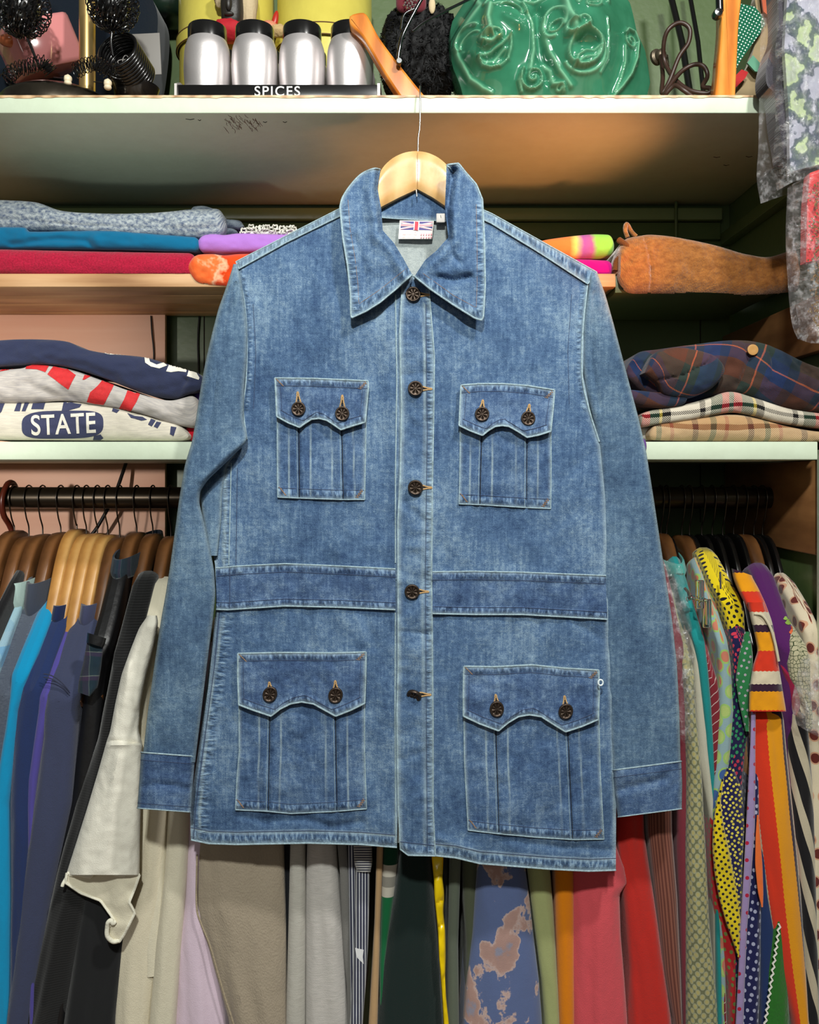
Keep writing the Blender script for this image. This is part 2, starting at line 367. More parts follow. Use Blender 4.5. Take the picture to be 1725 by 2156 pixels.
# raw torn plywood top ply, marks scratched under the board
xs = np.linspace(-1.35, .6685, 420)
yy = YS-.0008-.0010*np.abs(vnoise(xs*160, xs*0)); zz = zt-.0028-.004*np.clip(vnoise(xs*90, xs*0+3)+.05, 0, 1)
RAW = wood('raw_ply_edge', (160, 122, 86), (200, 164, 124), (218, 186, 150), (30, 8, 8))
V = np.stack([np.stack([xs, yy, 0*xs+zt], -1), np.stack([xs, yy, zz], -1), np.stack([xs, 0*xs+YS+.0004, zz-.0004], -1)])
mb.grid(V[::-1], RAW); mb.grid(np.stack([V[0], np.stack([xs, 0*xs+YB-.001, 0*xs+zt], -1)]), RAW)
SCR = plain('rust_scratch', S((96, 52, 30)), .9); SCK = plain('dark_knot', S((34, 26, 20)), .9)
for k in range(46):
    x = rng.uniform(470, 545); y = rng.uniform(248, 270); d = rng.uniform(-1, 1)
    pts = []
    for t in np.linspace(0, 1, 4):
        xx = x+d*12*t+rng.uniform(-2, 2); yv = y+ (10*t if d > 0 else -8*t)+rng.uniform(-1, 1); Y = (zb-ZC)*F/(HOR-yv); pts.append((X_(xx, Y), Y, zb-.0001))
    mb.tube(pts, .00035, SCR, 4)
for x, y, w in [(400, 250, 9), (558, 256, 4), (600, 256, 4), (1510, 330, 7), (1578, 329, 7), (1530, 347, 6), (420, 252, 3)]:
    Y = (zb-ZC)*F/(HOR-y); mb.tube([(X_(x-w, Y), Y, zb), (X_(x, Y), Y+.003, zb-.0002), (X_(x+w, Y), Y, zb)], .0007, SCK, 5)
top('top_shelf', mb, 'pale mint painted top shelf board with torn plywood edge, under the spice rack', 'shelf')
z2 = Z_(930, YS); z2b = Z_(968, YS)
top('middle_shelf', M().box((-1.35, YS, z2b), (.635, YB-.0005, z2), MINT, .0015), 'pale mint painted shelf board under the printed sweatshirts and plaid shirts', 'shelf')
YP = 1.541; z3 = Z_(576, YP); z3b = Z_(604, YP)
mb = M()
zz = [YP, YP+.075, YP+.155, YP+.235, YB-.032]
for a, b_ in zip(zz[:-1], zz[1:]): mb.box((-1.35, a+.0004, z3b), (X_(1297, YP), b_-.0004, z3), PINE, .0012)
top('pine_shelf', mb, 'slatted pine board shelf under the red and blue folded sweaters', 'shelf')
top('green_shelf', M().box((X_(1299, YP), YP+.012, z3b-.008), (.643, YB-.032, z3), paint('dark_green_shelf_paint', (92, 104, 66), .5), .001), 'dark green board shelf under the tan suede jacket', 'shelf')
mb = M().box((-1.3, YB-.046, 0.9), (X_(348, YB-.045), YB-.033, Z_(560, YB)), PINK, .001)
struct('trim_5', mb)
mb = M().box((.652, 1.405, Z_(745, 1.45)), (.6685, 1.85, Z_(628, 1.45)), BROWN, .002); struct('trim_6', mb)
mb = M().box((.657, 1.425, Z_(1150, 1.62)), (.6685, 1.85, Z_(968, YS)), BROWN, .002); struct('trim_7', mb)
# joints of the boarded back wall and cables
CAB = plain('black_cable_rubber', S((14, 13, 13)), .5)
def cable(name, pts, r, label, m=CAB, n=60, sm=True):
    w = np.array([P(*p) for p in pts]); mb = M().tube(cr(w, n), r, m, 8); return top(name, mb, label, 'cable')
cable('cable', [(318, 665, YB-.05), (320, 700, YB-.052), (324, 745, YB-.05), (322, 800, YB-.05)], .0016, 'thin black cable down the salmon board above the printed sweatshirts')
cable('cable', [(420, 665, YB-.004), (417, 720, YB-.004), (419, 800, YB-.004), (418, 900, YB-.004)], .002, 'thin black cable down the dark green wall beside the denim sleeve')
cable('cable', [(268, 965, 1.79), (262, 985, 1.78), (240, 1045, 1.76), (205, 1110, 1.76), (170, 1160, 1.76), (120, 1300, 1.77)], .0036, 'thick black cable slanting behind the left rail over the salmon board')
mb = M().tube([P(1424, 425, YB-.034), P(1424, 600, YB-.034)], .0035, GREEN, 8); tag(mb.build('conduit_pipe'), 'thin green painted pipe on the back wall above the suede jacket', 'pipe')
for i, (x, y0, y1) in enumerate([(1475, 650, 1100), (430, 600, 1300)]):
    mb = M().tube([P(x, y0, YB-.0006), P(x, y1, YB-.0006)], .0012, SCK, 4); mb.build('trim_%d' % (8+i))['kind'] = 'structure'

# ------------------------------------------------------------ denim jacket
JO = P(870, 1100, 1.33)
JK = thing('denim_jacket', JO, 'faded blue denim safari jacket with four flap pockets on a wooden hanger', 'jacket')
def cre(x, y, pts, w, a): return a*np.exp(-(dist(x, y, pts)/w)**2)
BODY_CR = [([(560, 1728), (640, 1722), (700, 1742), (760, 1730)], 9, .005), ([(500, 1716), (560, 1728)], 8, .003), ([(1060, 1765), (1160, 1782), (1280, 1790)], 8, .004),
  ([(925, 1765), (950, 1775), (990, 1790)], 9, -.004), ([(520, 1200), (700, 1185)], 12, .002), ([(1080, 1190), (1060, 1140)], 9, .0022), ([(1160, 1195), (1185, 1150)], 8, .002),
  ([(940, 1195), (930, 1120)], 8, .0025), ([(1130, 1300), (1165, 1400)], 9, .0025), ([(1200, 1300), (1265, 1345)], 9, .003), ([(760, 1290), (790, 1360), (760, 1370)], 9, .0022),
  ([(560, 1290), (545, 1340)], 9, .002), ([(800, 650), (790, 800), (812, 1000), (800, 1180)], 20, .003), ([(935, 700), (930, 900), (935, 1150)], 18, .0022),
  ([(650, 1290), (655, 1365)], 9, .0018), ([(470, 1500), (440, 1690)], 9, .0025), ([(790, 1500), (800, 1700)], 22, .002), ([(1290, 1650), (1285, 1800)], 10, .002),
  ([(700, 640), (690, 720)], 20, -.0016), ([(1100, 560), (1120, 760)], 26, -.0018), ([(600, 560), (560, 760)], 26, -.0018), ([(1240, 960), (1180, 1010)], 12, .0018), ([(1230, 1060), (1150, 1120)], 12, .0015)]
def JB(x, y):
    x = np.asarray(x, float); y = np.asarray(y, float)
    q = np.clip((x-872)/430., -1, 1); Y = 1.316+.026*q*q+.012*np.clip((700-y)/260., 0, 1)**2
    Y = Y+.0070*fbm(x/150., y/230., 2)+.0042*fbm(x/48., y/64., 2)*np.clip((y-800)/400, .4, 1)+.0017*fbm(x/18., y/24., 2)
    lump = np.exp(-((y-1200)/60.)**2)+np.exp(-((y-1310)/60.)**2)+.9*np.exp(-((y-1740)/40.)**2); Y = Y+.0050*lump*vnoise(x/24., y/80.)
    for p, w, a in BODY_CR: Y = Y+cre(x, y, p, w, a)
    return Y
back_depth = lambda x, y: 1.368+0*np.asarray(x, float)
# back panel with the paler reverse of the cloth
mb = M(); panel(mb, [(500, 556), (600, 505), (720, 448), (800, 452), (940, 452), (1035, 455), (1140, 515), (1252, 580)], [(402, 1768), (870, 1775), (1297, 1828)],
    [(512, 850), (475, 1000), (460, 1250), (415, 1600)], [(1230, 850), (1274, 1050), (1280, 1300), (1297, 1650)], lambda x, y: 1.370+.002*fbm(x/60., y/60.), LINING, 9, .002)
mb.build('back_panel', JK)
# body fronts
hemL = [(402, 1768), (440, 1776), (500, 1778), (650, 1775), (760, 1778), (836, 1784)]
hemR = [(905, 1800), (960, 1806), (1010, 1818), (1160, 1830), (1240, 1834), (1297, 1832)]
sh = lambda p, dy: [(x, y+dy) for x, y in p]
armL = [(500, 562), (515, 640), (520, 720), (518, 800), (512, 860), (520, 925)]
sideL = [(480, 960), (476, 1050), (478, 1190)]; sideL2 = [(478, 1285), (470, 1380), (450, 1500), (430, 1640), (424, 1765)]
mb = M(); panel(mb, [(500, 560), (600, 508), (716, 447), (760, 500), (852, 610)], hemL, [(503, 640), (508, 720), (508, 800), (500, 870), (478, 930), (446, 990), (440, 1100), (453, 1190), (455, 1280), (438, 1450), (412, 1620), (400, 1700)],
    [(846, 750), (846, 1000), (842, 1200), (840, 1500), (838, 1700)], JB, DEN, 4, back_depth, pucks=[(sh(hemL, -12), 13), (sideL, 10), (sideL2, 15), ([(x+8, y) for x, y in armL[:5]], 5)],
    wear=[(sh(hemL, -24), 3), ([(476, 970), (472, 1190)], 3), ([(470, 1300), (440, 1500), (425, 1650), (418, 1765)], 2.5)])
polytube(mb, armL, JB, .0013, WORN, .001, sm=True)
polytube(mb, sh(hemL, -26), JB, .0005, THR); polytube(mb, [(487, 975), (482, 1190)], JB, .0009, WORN); polytube(mb, [(500, 985), (497, 1190)], JB, .0005, THR)
polytube(mb, [(462, 1290), (452, 1400), (432, 1550), (412, 1700), (408, 1765)], JB, .0006, THR); polytube(mb, [(533, 640), (539, 740), (534, 860)], JB, .0004, THR)
mb.tube(PA(*rs(hemL, 90).T, JB(*rs(hemL, 90).T)), .0013, WORN, 6)
polytube(mb, [(833, 620), (836, 800), (833, 1000), (833, 1185)], JB, .0011, WORN, .001); polytube(mb, [(833, 1290), (832, 1500), (834, 1775)], JB, .0011, WORN, .001)
mb.build('front_panel', JK)
mb = M(); armR = [(1238, 594), (1228, 690), (1226, 790), (1240, 860), (1262, 930)]
panel(mb, [(885, 600), (960, 520), (1033, 456), (1140, 515), (1240, 590)], hemR, [(903, 750), (903, 1000), (902, 1200), (905, 1500), (905, 1700)],
    [(1230, 690), (1228, 790), (1242, 860), (1264, 940), (1275, 1050), (1279, 1200), (1282, 1350), (1290, 1500), (1298, 1680)], JB, DEN, 4, back_depth,
    pucks=[(sh(hemR, -12), 13), ([(x-8, y) for x, y in armR[:4]], 5)], wear=[(sh(hemR, -24), 3), ([(1290, 1500), (1297, 1820)], 4)])
polytube(mb, armR, JB, .0013, WORN, .001, sm=True); polytube(mb, sh(hemR, -25), JB, .0005, THR); polytube(mb, [(1204, 620), (1196, 740), (1199, 850)], JB, .0004, THR)
mb.tube(PA(*rs(hemR, 90).T, JB(*rs(hemR, 90).T)), .0013, WORN, 6); mb.build('front_panel', JK)
# shoulder straps
mb = M(); dsh = lambda x, y: JB(x, y)-.0035
panel(mb, [(497, 551), (600, 498), (722, 436)], [(503, 566), (602, 511), (726, 450)], [], [], dsh, DEN, 4, .02, edge=WORN, er=.001, pucks=[([(500, 558), (601, 504), (724, 443)], 12)]); mb.build('shoulder_seam', JK)
mb = M(); panel(mb, [(1004, 436), (1036, 450), (1140, 508), (1257, 573)], [(1004, 456), (1034, 470), (1130, 528), (1238, 598)], [], [], dsh, DEN, 4, .02, edge=WORN, er=.001, pucks=[([(1036, 458), (1136, 518), (1248, 585)], 16)]); mb.build('shoulder_seam', JK)
# placket
PL = [(847, 600), (842, 700), (846, 850), (843, 1000), (838, 1100), (839, 1400), (836, 1500), (839, 1700), (843, 1788)]
PR = [(903, 600), (915, 750), (913, 900), (911, 1000), (909, 1200), (912, 1500), (912, 1700), (917, 1802)]
def JP(x, y):
    return JB(x, y)-.0048+.0052*fbm(x/42., y/36., 2)+.0018*vnoise(x/14., y/12.)+cre(x, y, [(850, 790), (905, 786)], 6, .002)+cre(x, y, [(850, 1060), (890, 1095)], 8, .002)+cre(x, y, [(845, 1330), (905, 1335)], 5, .003)+cre(x, y, [(846, 1600), (905, 1580)], 7, .002)
mb = M(); panel(mb, [PL[0], (868, 580), PR[0]], [PL[-1], (860, 1801), PR[-1]], PL[1:-1], PR[1:-1], JP, DEN, 3.5, .004, edge=WORN, er=.0011,
    pucks=[([(903, 617), (906, 900), (902, 1200), (904, 1500), (908, 1795)], 8), ([(845, 1782), (915, 1794)], 9)], wear=[([(893, 640), (896, 900), (891, 1200), (893, 1500), (896, 1780)], 2.5)])
polytube(mb, [(897, 640), (900, 900), (896, 1200), (898, 1500), (900, 1795)], JP, .0005, THR); polytube(mb, [(843, 1772), (915, 1780)], JP, .0005, THR)
mb.build('button_placket', JK)
# waist bands
def JW(x, y): return JB(x, y)-.006+.0040*fbm((x+.5*y)/28., y/60., 2)+.0014*vnoise(x/11., y/15.)
for i, (T, B) in enumerate([([(455, 1196), (500, 1192), (600, 1187), (720, 1192), (833, 1198)], [(455, 1283), (480, 1284), (600, 1276), (720, 1279), (833, 1284)]),
                            ([(911, 1204), (1000, 1203), (1100, 1205), (1276, 1212)], [(911, 1292), (1000, 1294), (1100, 1294), (1279, 1304)])]):
    mb = M(); panel(mb, T, B, [], [], JW, DEN_D, 3.5, .005, edge=WORN, er=.0011, esides='TB', ew=4, pucks=[(sh(T, 9), 9), (sh(B, -8), 8)])
    polytube(mb, [(x+3*(1-2*i), y+17) for x, y in T], JW, .0004, THR); polytube(mb, [(x, y-15) for x, y in B], JW, .0004, THR)
    if i == 0: polytube(mb, [(484, 1196), (484, 1280)], JW, .0006, THR)
    mb.build('waistband', JK)
# sleeves
def sleeve(rows, Yc, hd, m, slope=0, x0=None, amp=.002, seed=0, cuts=(), mb=None, y_hi=None):
    r = np.array(rows, float); n = max(8, int((r[-1, 0]-r[0, 0])/5)); ys = np.linspace(r[0, 0], r[-1, 0], n)
    xl = np.interp(ys, r[:, 0], r[:, 1]); xr = np.interp(ys, r[:, 0], r[:, 2])
    if len(rows) > 4:
        k = np.hanning(7); k /= k.sum(); pad = lambda q: np.convolve(np.r_[[q[0]]*3, q, [q[-1]]*3], k, 'valid'); xl, xr = pad(xl), pad(xr)
    a = np.linspace(0, 2*PI, 72, endpoint=False); ca, sa = np.cos(a), np.sin(a); e = .62
    cx = (np.sign(ca)*np.abs(ca)**e); cy = np.sign(sa)*np.abs(sa)**.85
    xm = (xl+xr)/2; hw = (xr-xl)/2; x = xm[:, None]+hw[:, None]*cx[None]
    y = ys[:, None]+slope*(x-(x0 if x0 else xm[:, None]))
    Yc_ = np.interp(ys, [q[0] for q in Yc], [q[1] for q in Yc]); hd_ = np.minimum(hd, hw*.0012+.004)
    Y = Yc_[:, None]-hd_[:, None]*cy[None]
    d = amp*(fbm(x/50.+seed, y/150., 2)*2.6+1.0*fbm(x/24.+seed, y/50., 2)+.5*fbm(x/10., y/14., 2))
    for p, w, aa in cuts: d = d+cre(x, y, p, w, aa)
    Y = Y+d*np.clip(cy[None]*2, 0, 1)
    we = .8*np.exp(-((1-np.abs(cx))[None]*hw[:, None]/5)**2)+0*x
    mb = mb or M(); mb.grid(PA(x, y, Y), m, np.stack([x, -y], -1)/1000., {'wear': we, 'puck': 0*x}, closeu=True)
    return mb, (x, y, Y)
rL = [(556, 492, 500), (600, 478, 510), (650, 460, 517), (700, 447, 521), (760, 433, 520), (820, 422, 514), (880, 413, 512), (920, 406, 521), (935, 403, 518), (950, 398, 500), (980, 389, 470), (1010, 384, 438), (1035, 380, 421),
      (1060, 376, 420), (1100, 371, 430), (1150, 364, 441), (1200, 357, 451), (1250, 349, 454), (1300, 340, 449), (1400, 325, 436), (1500, 311, 424), (1605, 299, 411)]
YcL = [(556, 1.340), (700, 1.335), (880, 1.322), (1000, 1.312), (1600, 1.308)]
mb, _ = sleeve(rL, YcL, .020, DEN_S, cuts=[([(497, 600), (478, 700), (455, 800), (440, 900)], 5, .0045), ([(520, 925), (470, 965), (425, 1010)], 8, -.004), ([(500, 905), (455, 935)], 12, .003),
    ([(505, 640), (495, 800)], 14, .002), ([(400, 1060), (425, 1180), (420, 1300)], 14, .002), ([(390, 1200), (375, 1500)], 18, .0012), ([(345, 1580), (350, 1560)], 9, .002)], seed=3)
LS = mb.build('sleeve', JK)
# lower fold of the left sleeve seen behind its front fold
mb, _ = sleeve([(930, 455, 520), (980, 430, 478), (1040, 420, 468), (1100, 428, 466), (1170, 440, 458)], [(900, 1.343), (1200, 1.338)], .010, DEN_S, seed=9); mb.build('sleeve_fold', JK)
rR = [(574, 1243, 1258), (620, 1237, 1275), (680, 1228, 1292), (760, 1226, 1313), (820, 1232, 1329), (880, 1248, 1345), (950, 1262, 1361), (1050, 1268, 1377), (1150, 1268, 1392), (1300, 1270, 1415), (1400, 1276, 1426), (1500, 1283, 1431), (1620, 1290, 1434)]
YcR = [(574, 1.345), (700, 1.343), (900, 1.350), (1600, 1.348)]
mb, _ = sleeve(rR, YcR, .017, DEN_S, cuts=[([(1252, 620), (1246, 760), (1262, 860)], 6, .003), ([(1265, 640), (1285, 760)], 14, -.0015), ([(1290, 950), (1300, 1120)], 14, .0015), ([(1385, 1180), (1410, 1420)], 16, .0012)], seed=5)
RS_ = mb.build('sleeve', JK)
mb, G = sleeve([(1588, 297, 411), (1640, 294, 407), (1706, 289, 402)], [(1500, 1.308), (1720, 1.308)], .0235, DEN_D, .075, 350, .003, 2, [([(300, 1655), (340, 1650), (395, 1660)], 7, .004), ([(310, 1620), (400, 1630)], 12, .0015)])
def ring(mb, G, j, m, r=.0012): mb.tube(PA(G[0][j], G[1][j], G[2][j]-.0003), r, m, 6, closed=True)
ring(mb, G, 0, WORN, .0011); ring(mb, G, -1, WORN, .0009); ring(mb, G, -3, THR, .0004); ring(mb, G, 3, THR, .0004); mb.build('cuff', JK)
mb, G = sleeve([(1612, 1291, 1435), (1660, 1294, 1437), (1712, 1301, 1436)], [(1500, 1.348), (1720, 1.346)], .021, DEN_D, -.13, 1365, .003, 4, [([(1300, 1665), (1340, 1655), (1400, 1640)], 8, .005), ([(1310, 1630), (1360, 1635), (1400, 1615)], 10, -.002)])
ring(mb, G, 0, WORN, .0011); ring(mb, G, -1, WORN, .0009); ring(mb, G, 3, THR, .0004); mb.build('cuff', JK)
# pockets
def button_mb():
    mb = M(); pr = [(.0001, .0046), (.0015, .0046), (.0019, .0040)]
    n = 64; a = np.linspace(0, 2*PI, n, endpoint=False); rr = np.array([0, .12, .2, .3, .4, .5, .6, .68, .76, .84, .9, .96, 1.0, 1.02, .98])*.0112
    zz = np.array([.0040, .0040, .0040, .0040, .0040, .0040, .0039, .0040, .0042, .0047, .0048, .0045, .0038, .0025, 0])
    V = np.zeros((len(rr), n, 3))
    for j, (r, z) in enumerate(zip(rr, zz)):
        q = r/.0112; g = .0016*np.clip(np.cos(4*a)**8, 0, 1)*(1 if .16 < q < .72 else 0)
        V[j, :, 0] = r*np.cos(a); V[j, :, 2] = r*np.sin(a); V[j, :, 1] = -(z-g)
    mb.grid(V, BTN, closeu=True, flip=True); return mb
_btn = None
def button(parent, x, y, Y, rot=0, sc=(1, 1, 1), rx=0):
    global _btn
    if _btn is None:
        o = thing('tmp', (0, 0, 0), 'x', 'x'); _btn = button_mb().build('button', o); bpy.data.objects.remove(o); b = _btn
    else: b = _btn.copy(); COL.objects.link(b)
    b.name = 'button'; b.parent = parent; b.location = Vector(P(x, y, Y))-Vector(parent['_o']); b.rotation_euler = (rx, rot, 0); b.scale = sc; return b
def hole(parent, x0, y0, x1, y1, depth, w=5):
    """thread bound buttonhole from the narrow end (x0,y0) to the button side (x1,y1)"""
    d = np.array([x1-x0, y1-y0], float); L = np.linalg.norm(d); d /= L; nn = np.array([-d[1], d[0]]); pts = []
    for t, ww in [(0, .25), (.25, .35), (.5, .6), (.8, 1), (1, .8)]: pts.append(np.array([x0, y0])+d*L*t+nn*w*ww)
    for t, ww in [(1, .8), (.8, 1), (.5, .6), (.25, .35), (0, .25)]: pts.append(np.array([x0, y0])+d*L*t-nn*w*ww)
    e = cr(pts, 34, True); Y = depth(e[:, 0], e[:, 1])-.0008; mb = M(); mb.tube(PA(e[:, 0]+.4*np.sin(np.arange(len(e))*2.2), e[:, 1], Y), .0011, HOLE_T, 6, closed=True)
    k = [(x0, y0), (x0+d[0]*L*.95, y0+d[1]*L*.95)]; polytube(mb, k, depth, .0011, BLACK, -.0003); mb.build('buttonhole', parent)
def tack(mb, x, y, dx, dy, depth):
    pts = [(x+dx*t+(3 if i % 2 else -3), y+dy*t+(2 if i % 2 else -2)) for i, t in enumerate(np.linspace(0, 1, 9))]; polytube(mb, pts, depth, .0005, THR_O, .0004, 2)
def pocket(T, Bt, L, R, fT, fB, fL, fR, pleats, btns, holes, sag, seed, label):
    loc = P(np.mean([p[0] for p in fT]), Bt[0][1], 1.31); 
    po = bpy.data.objects.new('patch_pocket', None); COL.objects.link(po); po['_o'] = list(JO); po.parent = JK; po['label'] = label
    def dP(x, y):
        Y = JB(x, y)-.0035+.0022*fbm(x/18.+seed, y/90., 2)+.0026*fbm(x/40., y/30.+seed, 2)
        for a, b in pleats: Y = Y+cre(x, y, [a, b], 3, .0035)-cre(x, y, [(a[0]-9, a[1]), (b[0]-9, b[1])], 7, .0012)-cre(x, y, [(a[0]+9, a[1]), (b[0]+9, b[1])], 7, .0010)
        return Y
    mb = M(); ins = lambda p, q, t: (p[0]+(q[0]-p[0])*t, p[1]+(q[1]-p[1])*t)
    bs = [(x, y-11) for x, y in Bt]
    pk = [(bs, 8)]+[([ins(a, b, .0), b], 20) for a, b in pleats]
    panel(mb, T, Bt, L, R, dP, DEN_P, 3, .006, edge=WORN, er=.0008, esides='LRB', ew=4, pucks=[(bs, 9)], wear=[([(a[0]+d, a[1]), (b[0]+d, b[1])], 1.2) for a, b in pleats for d in (-22, 24)])
    for a, b in pleats:
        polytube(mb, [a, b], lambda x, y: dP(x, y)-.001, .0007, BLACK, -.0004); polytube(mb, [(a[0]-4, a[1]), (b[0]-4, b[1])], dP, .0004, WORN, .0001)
    polytube(mb, [(x, y-20) for x, y in Bt], dP, .0004, THR, .0004)
    tack(mb, Bt[0][0]+5, Bt[0][1]-20, 12, 16, dP); tack(mb, Bt[-1][0]-5, Bt[-1][1]-20, -12, 16, dP)
    mb.build('pocket_pouch', po)
    mid = np.mean([p[0] for p in fT]); y0 = fT[0][1]; y1 = fB[0][1]
    def dF(x, y):
        return JB(x, y)-.0095-.0050*np.clip((y-y0)/(y1-y0+1.), 0, 1)+.0036*fbm(x/36.+seed, y/30., 2)+.0012*vnoise(x/12., y/12.)+sum(cre(x, y, [(bx, by)], 16, .0016) for bx, by in btns)
    mb = M(); bb = np.array(fB, float); inn = [(x, y-15) for x, y in fB]; tt = [(x, y+8) for x, y in fT]
    panel(mb, fT, fB, fL, fR, dF, DEN_D, 2.6, .0032, edge=WORN, er=.0013, ew=5, pucks=[([(x, y-8) for x, y in fB], 8), (tt, 8)])
    polytube(mb, [(x, y+16) for x, y in fT], dF, .0004, THR, .0004); polytube(mb, [(x+(8 if x < mid else -8), y-14) for x, y in fB], dF, .0005, THR, .0004)
    polytube(mb, [(fT[0][0]+11, fT[0][1]+18), (fB[0][0]+11, fB[0][1]-14)], dF, .0004, THR, .0004); polytube(mb, [(fT[-1][0]-11, fT[-1][1]+18), (fB[-1][0]-11, fB[-1][1]-14)], dF, .0004, THR, .0004)
    tack(mb, fT[0][0]+4, fT[0][1]+3, 14, 14, dF); tack(mb, fT[-1][0]-4, fT[-1][1]+3, -14, 14, dF)
    mb.build('pocket_flap', po)
    for (hx, hy), (bx, by) in zip(holes, btns):
        hole(po, hx, hy, bx, by-8, dF); button(po, bx, by, float(dF(np.array([bx]), np.array([by]))[0])-.0005, random.random(), (.93, 1, .95 if abs(by-1480) > 100 else 1.05))
pocket([(584, 850), (772, 850)], [(585, 1047), (630, 1049), (720, 1052), (768, 1052)], [(584, 950)], [(770, 950)], [(579, 796), (660, 797), (775, 802)],
  [(583, 877), (606, 890), (631, 900), (643, 891), (656, 883), (672, 881), (688, 885), (702, 894), (718, 905), (742, 897), (769, 889)], [(580, 808)], [(776, 815)], [((629, 870), (631, 1047)), ((719, 870), (723, 1050))],
  [(629, 861), (721, 871)], [(627, 826), (721, 833)], 0, 1, 'chest pocket on the left of the placket')
pocket([(969, 870), (1160, 880)], [(967, 1061), (1015, 1063), (1110, 1069), (1160, 1071)], [(969, 960)], [(1161, 980)], [(971, 811), (1010, 808), (1060, 808), (1110, 812), (1168, 821)],
  [(967, 896), (990, 907), (1016, 917), (1028, 907), (1043, 898), (1058, 896), (1072, 898), (1090, 908), (1110, 921), (1135, 916), (1160, 908)], [(969, 850)], [(1165, 860)], [((1015, 890), (1011, 1061)), ((1110, 890), (1109, 1068))],
  [(1015, 872), (1112, 881)], [(1017, 843), (1115, 852)], 0, 5, 'chest pocket on the right of the placket')
pocket([(503, 1460), (768, 1450)], [(496, 1705), (560, 1708), (612, 1713), (700, 1709), (772, 1703)], [(504, 1580), (499, 1640)], [(768, 1580)], [(501, 1376), (600, 1374), (700, 1375), (771, 1373)],
  [(503, 1484), (535, 1496), (571, 1508), (590, 1493), (612, 1482), (635, 1478), (660, 1482), (685, 1496), (707, 1508), (740, 1495), (768, 1481)], [(501, 1430)], [(770, 1430)], [((569, 1490), (565, 1706)), ((706, 1490), (710, 1706))],
  [(569, 1461), (707, 1463)], [(567, 1437), (706, 1434)], 0, 9, 'lower pocket on the left of the placket')
pocket([(977, 1480), (1261, 1490)], [(986, 1748), (1045, 1755), (1130, 1763), (1210, 1768), (1272, 1767)], [(978, 1600)], [(1264, 1620)], [(977, 1403), (1040, 1404), (1120, 1400), (1190, 1407), (1261, 1411)],
  [(976, 1508), (1010, 1524), (1050, 1539), (1070, 1522), (1092, 1509), (1115, 1505), (1140, 1509), (1165, 1525), (1191, 1541), (1225, 1530), (1260, 1515)], [(976, 1450)], [(1262, 1460)], [((1044, 1520), (1051, 1752)), ((1195, 1520), (1206, 1766))],
  [(1046, 1492), (1191, 1497)], [(1044, 1463), (1189, 1466)], 0, 14, 'lower pocket on the right of the placket')
for x, y, rx, s in [(870, 620, 0, 1), (875, 818, 0, 1), (875, 1026, .1, 1), (868, 1245, .1, 1), (873, 1462, .75, 1)]:
    dd = lambda a, b: JP(a, b)
    Yp = float(JP(np.array([x]), np.array([y]))[0])
    hole(JK, x+34, y+1, x+10, y, dd, 4); button(JK, x, y, Yp-.002, random.random(), (.98, 1, .98), rx)
# collar: neck band, then the two wings
mb = M(); NB = lambda x, y: 1.3635+.0000008*(x-872)**2*-1+.002*vnoise(x/30., y/20.)
panel(mb, [(788, 372), (830, 352), (872, 348), (915, 350), (958, 362)], [(800, 458), (840, 461), (905, 464), (945, 466)], [(795, 420)], [(950, 420)], NB, DEN, 4, .003, edge=WORN, er=.0008, esides='B'); 
mb.build('neck_band', JK)
def JC(s):
    def f(x, y):
        d_in = dist(x, y, [(800, 357), (796, 400), (803, 440), (806, 486), (832, 515), (850, 545), (868, 577)] if s < 0 else [(955, 360), (950, 385), (942, 440), (945, 500), (920, 527), (895, 548), (872, 580)])
        Y = 1.292+.040*np.clip((560-y)/200., 0, 1)**1.6-.0010*0*x
        Y = Y-.010*np.exp(-((d_in-14)/16.)**2)+.016*np.exp(-(d_in/7.)**2)
        Y = Y+.0034*fbm(x/34.+s, y/34., 2)+.0014*vnoise(x/12., y/12.)
        cs = [([(745, 500), (765, 560), (770, 610)], 9, .0035), ([(745, 470), (800, 470)], 10, .003), ([(760, 430), (790, 420)], 9, .002), ([(790, 500), (800, 560)], 16, -.003)] if s < 0 else \
             [([(925, 583), (955, 590), (990, 582)], 6, .0075), ([(930, 572), (990, 570)], 11, -.004), ([(944, 505), (950, 535), (966, 552)], 6, .0055), ([(972, 535), (960, 560)], 8, -.003), ([(985, 480), (990, 560)], 12, -.002), ([(960, 430), (1000, 440)], 9, .002)]
        for p, w, a in cs: Y = Y+cre(x, y, p, w, a)
        return Y
    return f
cl_out = [(715, 438), (722, 500), (732, 560), (738, 620), (739, 664)]; cl_bot = [(741, 669), (770, 656), (800, 637), (835, 608), (868, 578)]
mb = M(); jc = JC(-1)
panel(mb, [(716, 436), (722, 415), (740, 388), (762, 366), (788, 355), (801, 357)], cl_bot, cl_out[1:], [(795, 395), (803, 440), (806, 485), (830, 512), (850, 545)], jc, DEN, 3, .0045, edge=WORN, er=.0013, esides='TLB', ew=4,
   pucks=[([(727, 440), (735, 500), (744, 560), (750, 655)], 11), ([(750, 650), (800, 622), (860, 572)], 12)], sm='T')
polytube(mb, [(733, 420), (737, 480), (748, 545), (754, 600), (756, 640), (800, 610), (855, 566)], jc, .0003, THR_O, .0001)
mb.build('collar_wing', JK)
cr_out = [(1016, 425), (1020, 500), (1022, 600), (1018, 668)]; cr_bot = [(873, 582), (905, 608), (955, 642), (1000, 670), (1014, 674)]
mb = M(); jc2 = JC(1)
panel(mb, [(955, 362), (940, 347), (966, 344), (980, 362), (1003, 388), (1016, 420)], cr_bot, [(950, 395), (942, 440), (944, 500), (920, 527), (895, 548)], cr_out[1:], jc2, DEN, 3, .0045, edge=WORN, er=.0013, esides='TRB', ew=4,
   pucks=[([(1008, 430), (1011, 520), (1013, 600), (1009, 655)], 11), ([(885, 583), (950, 628), (1005, 660)], 12)])
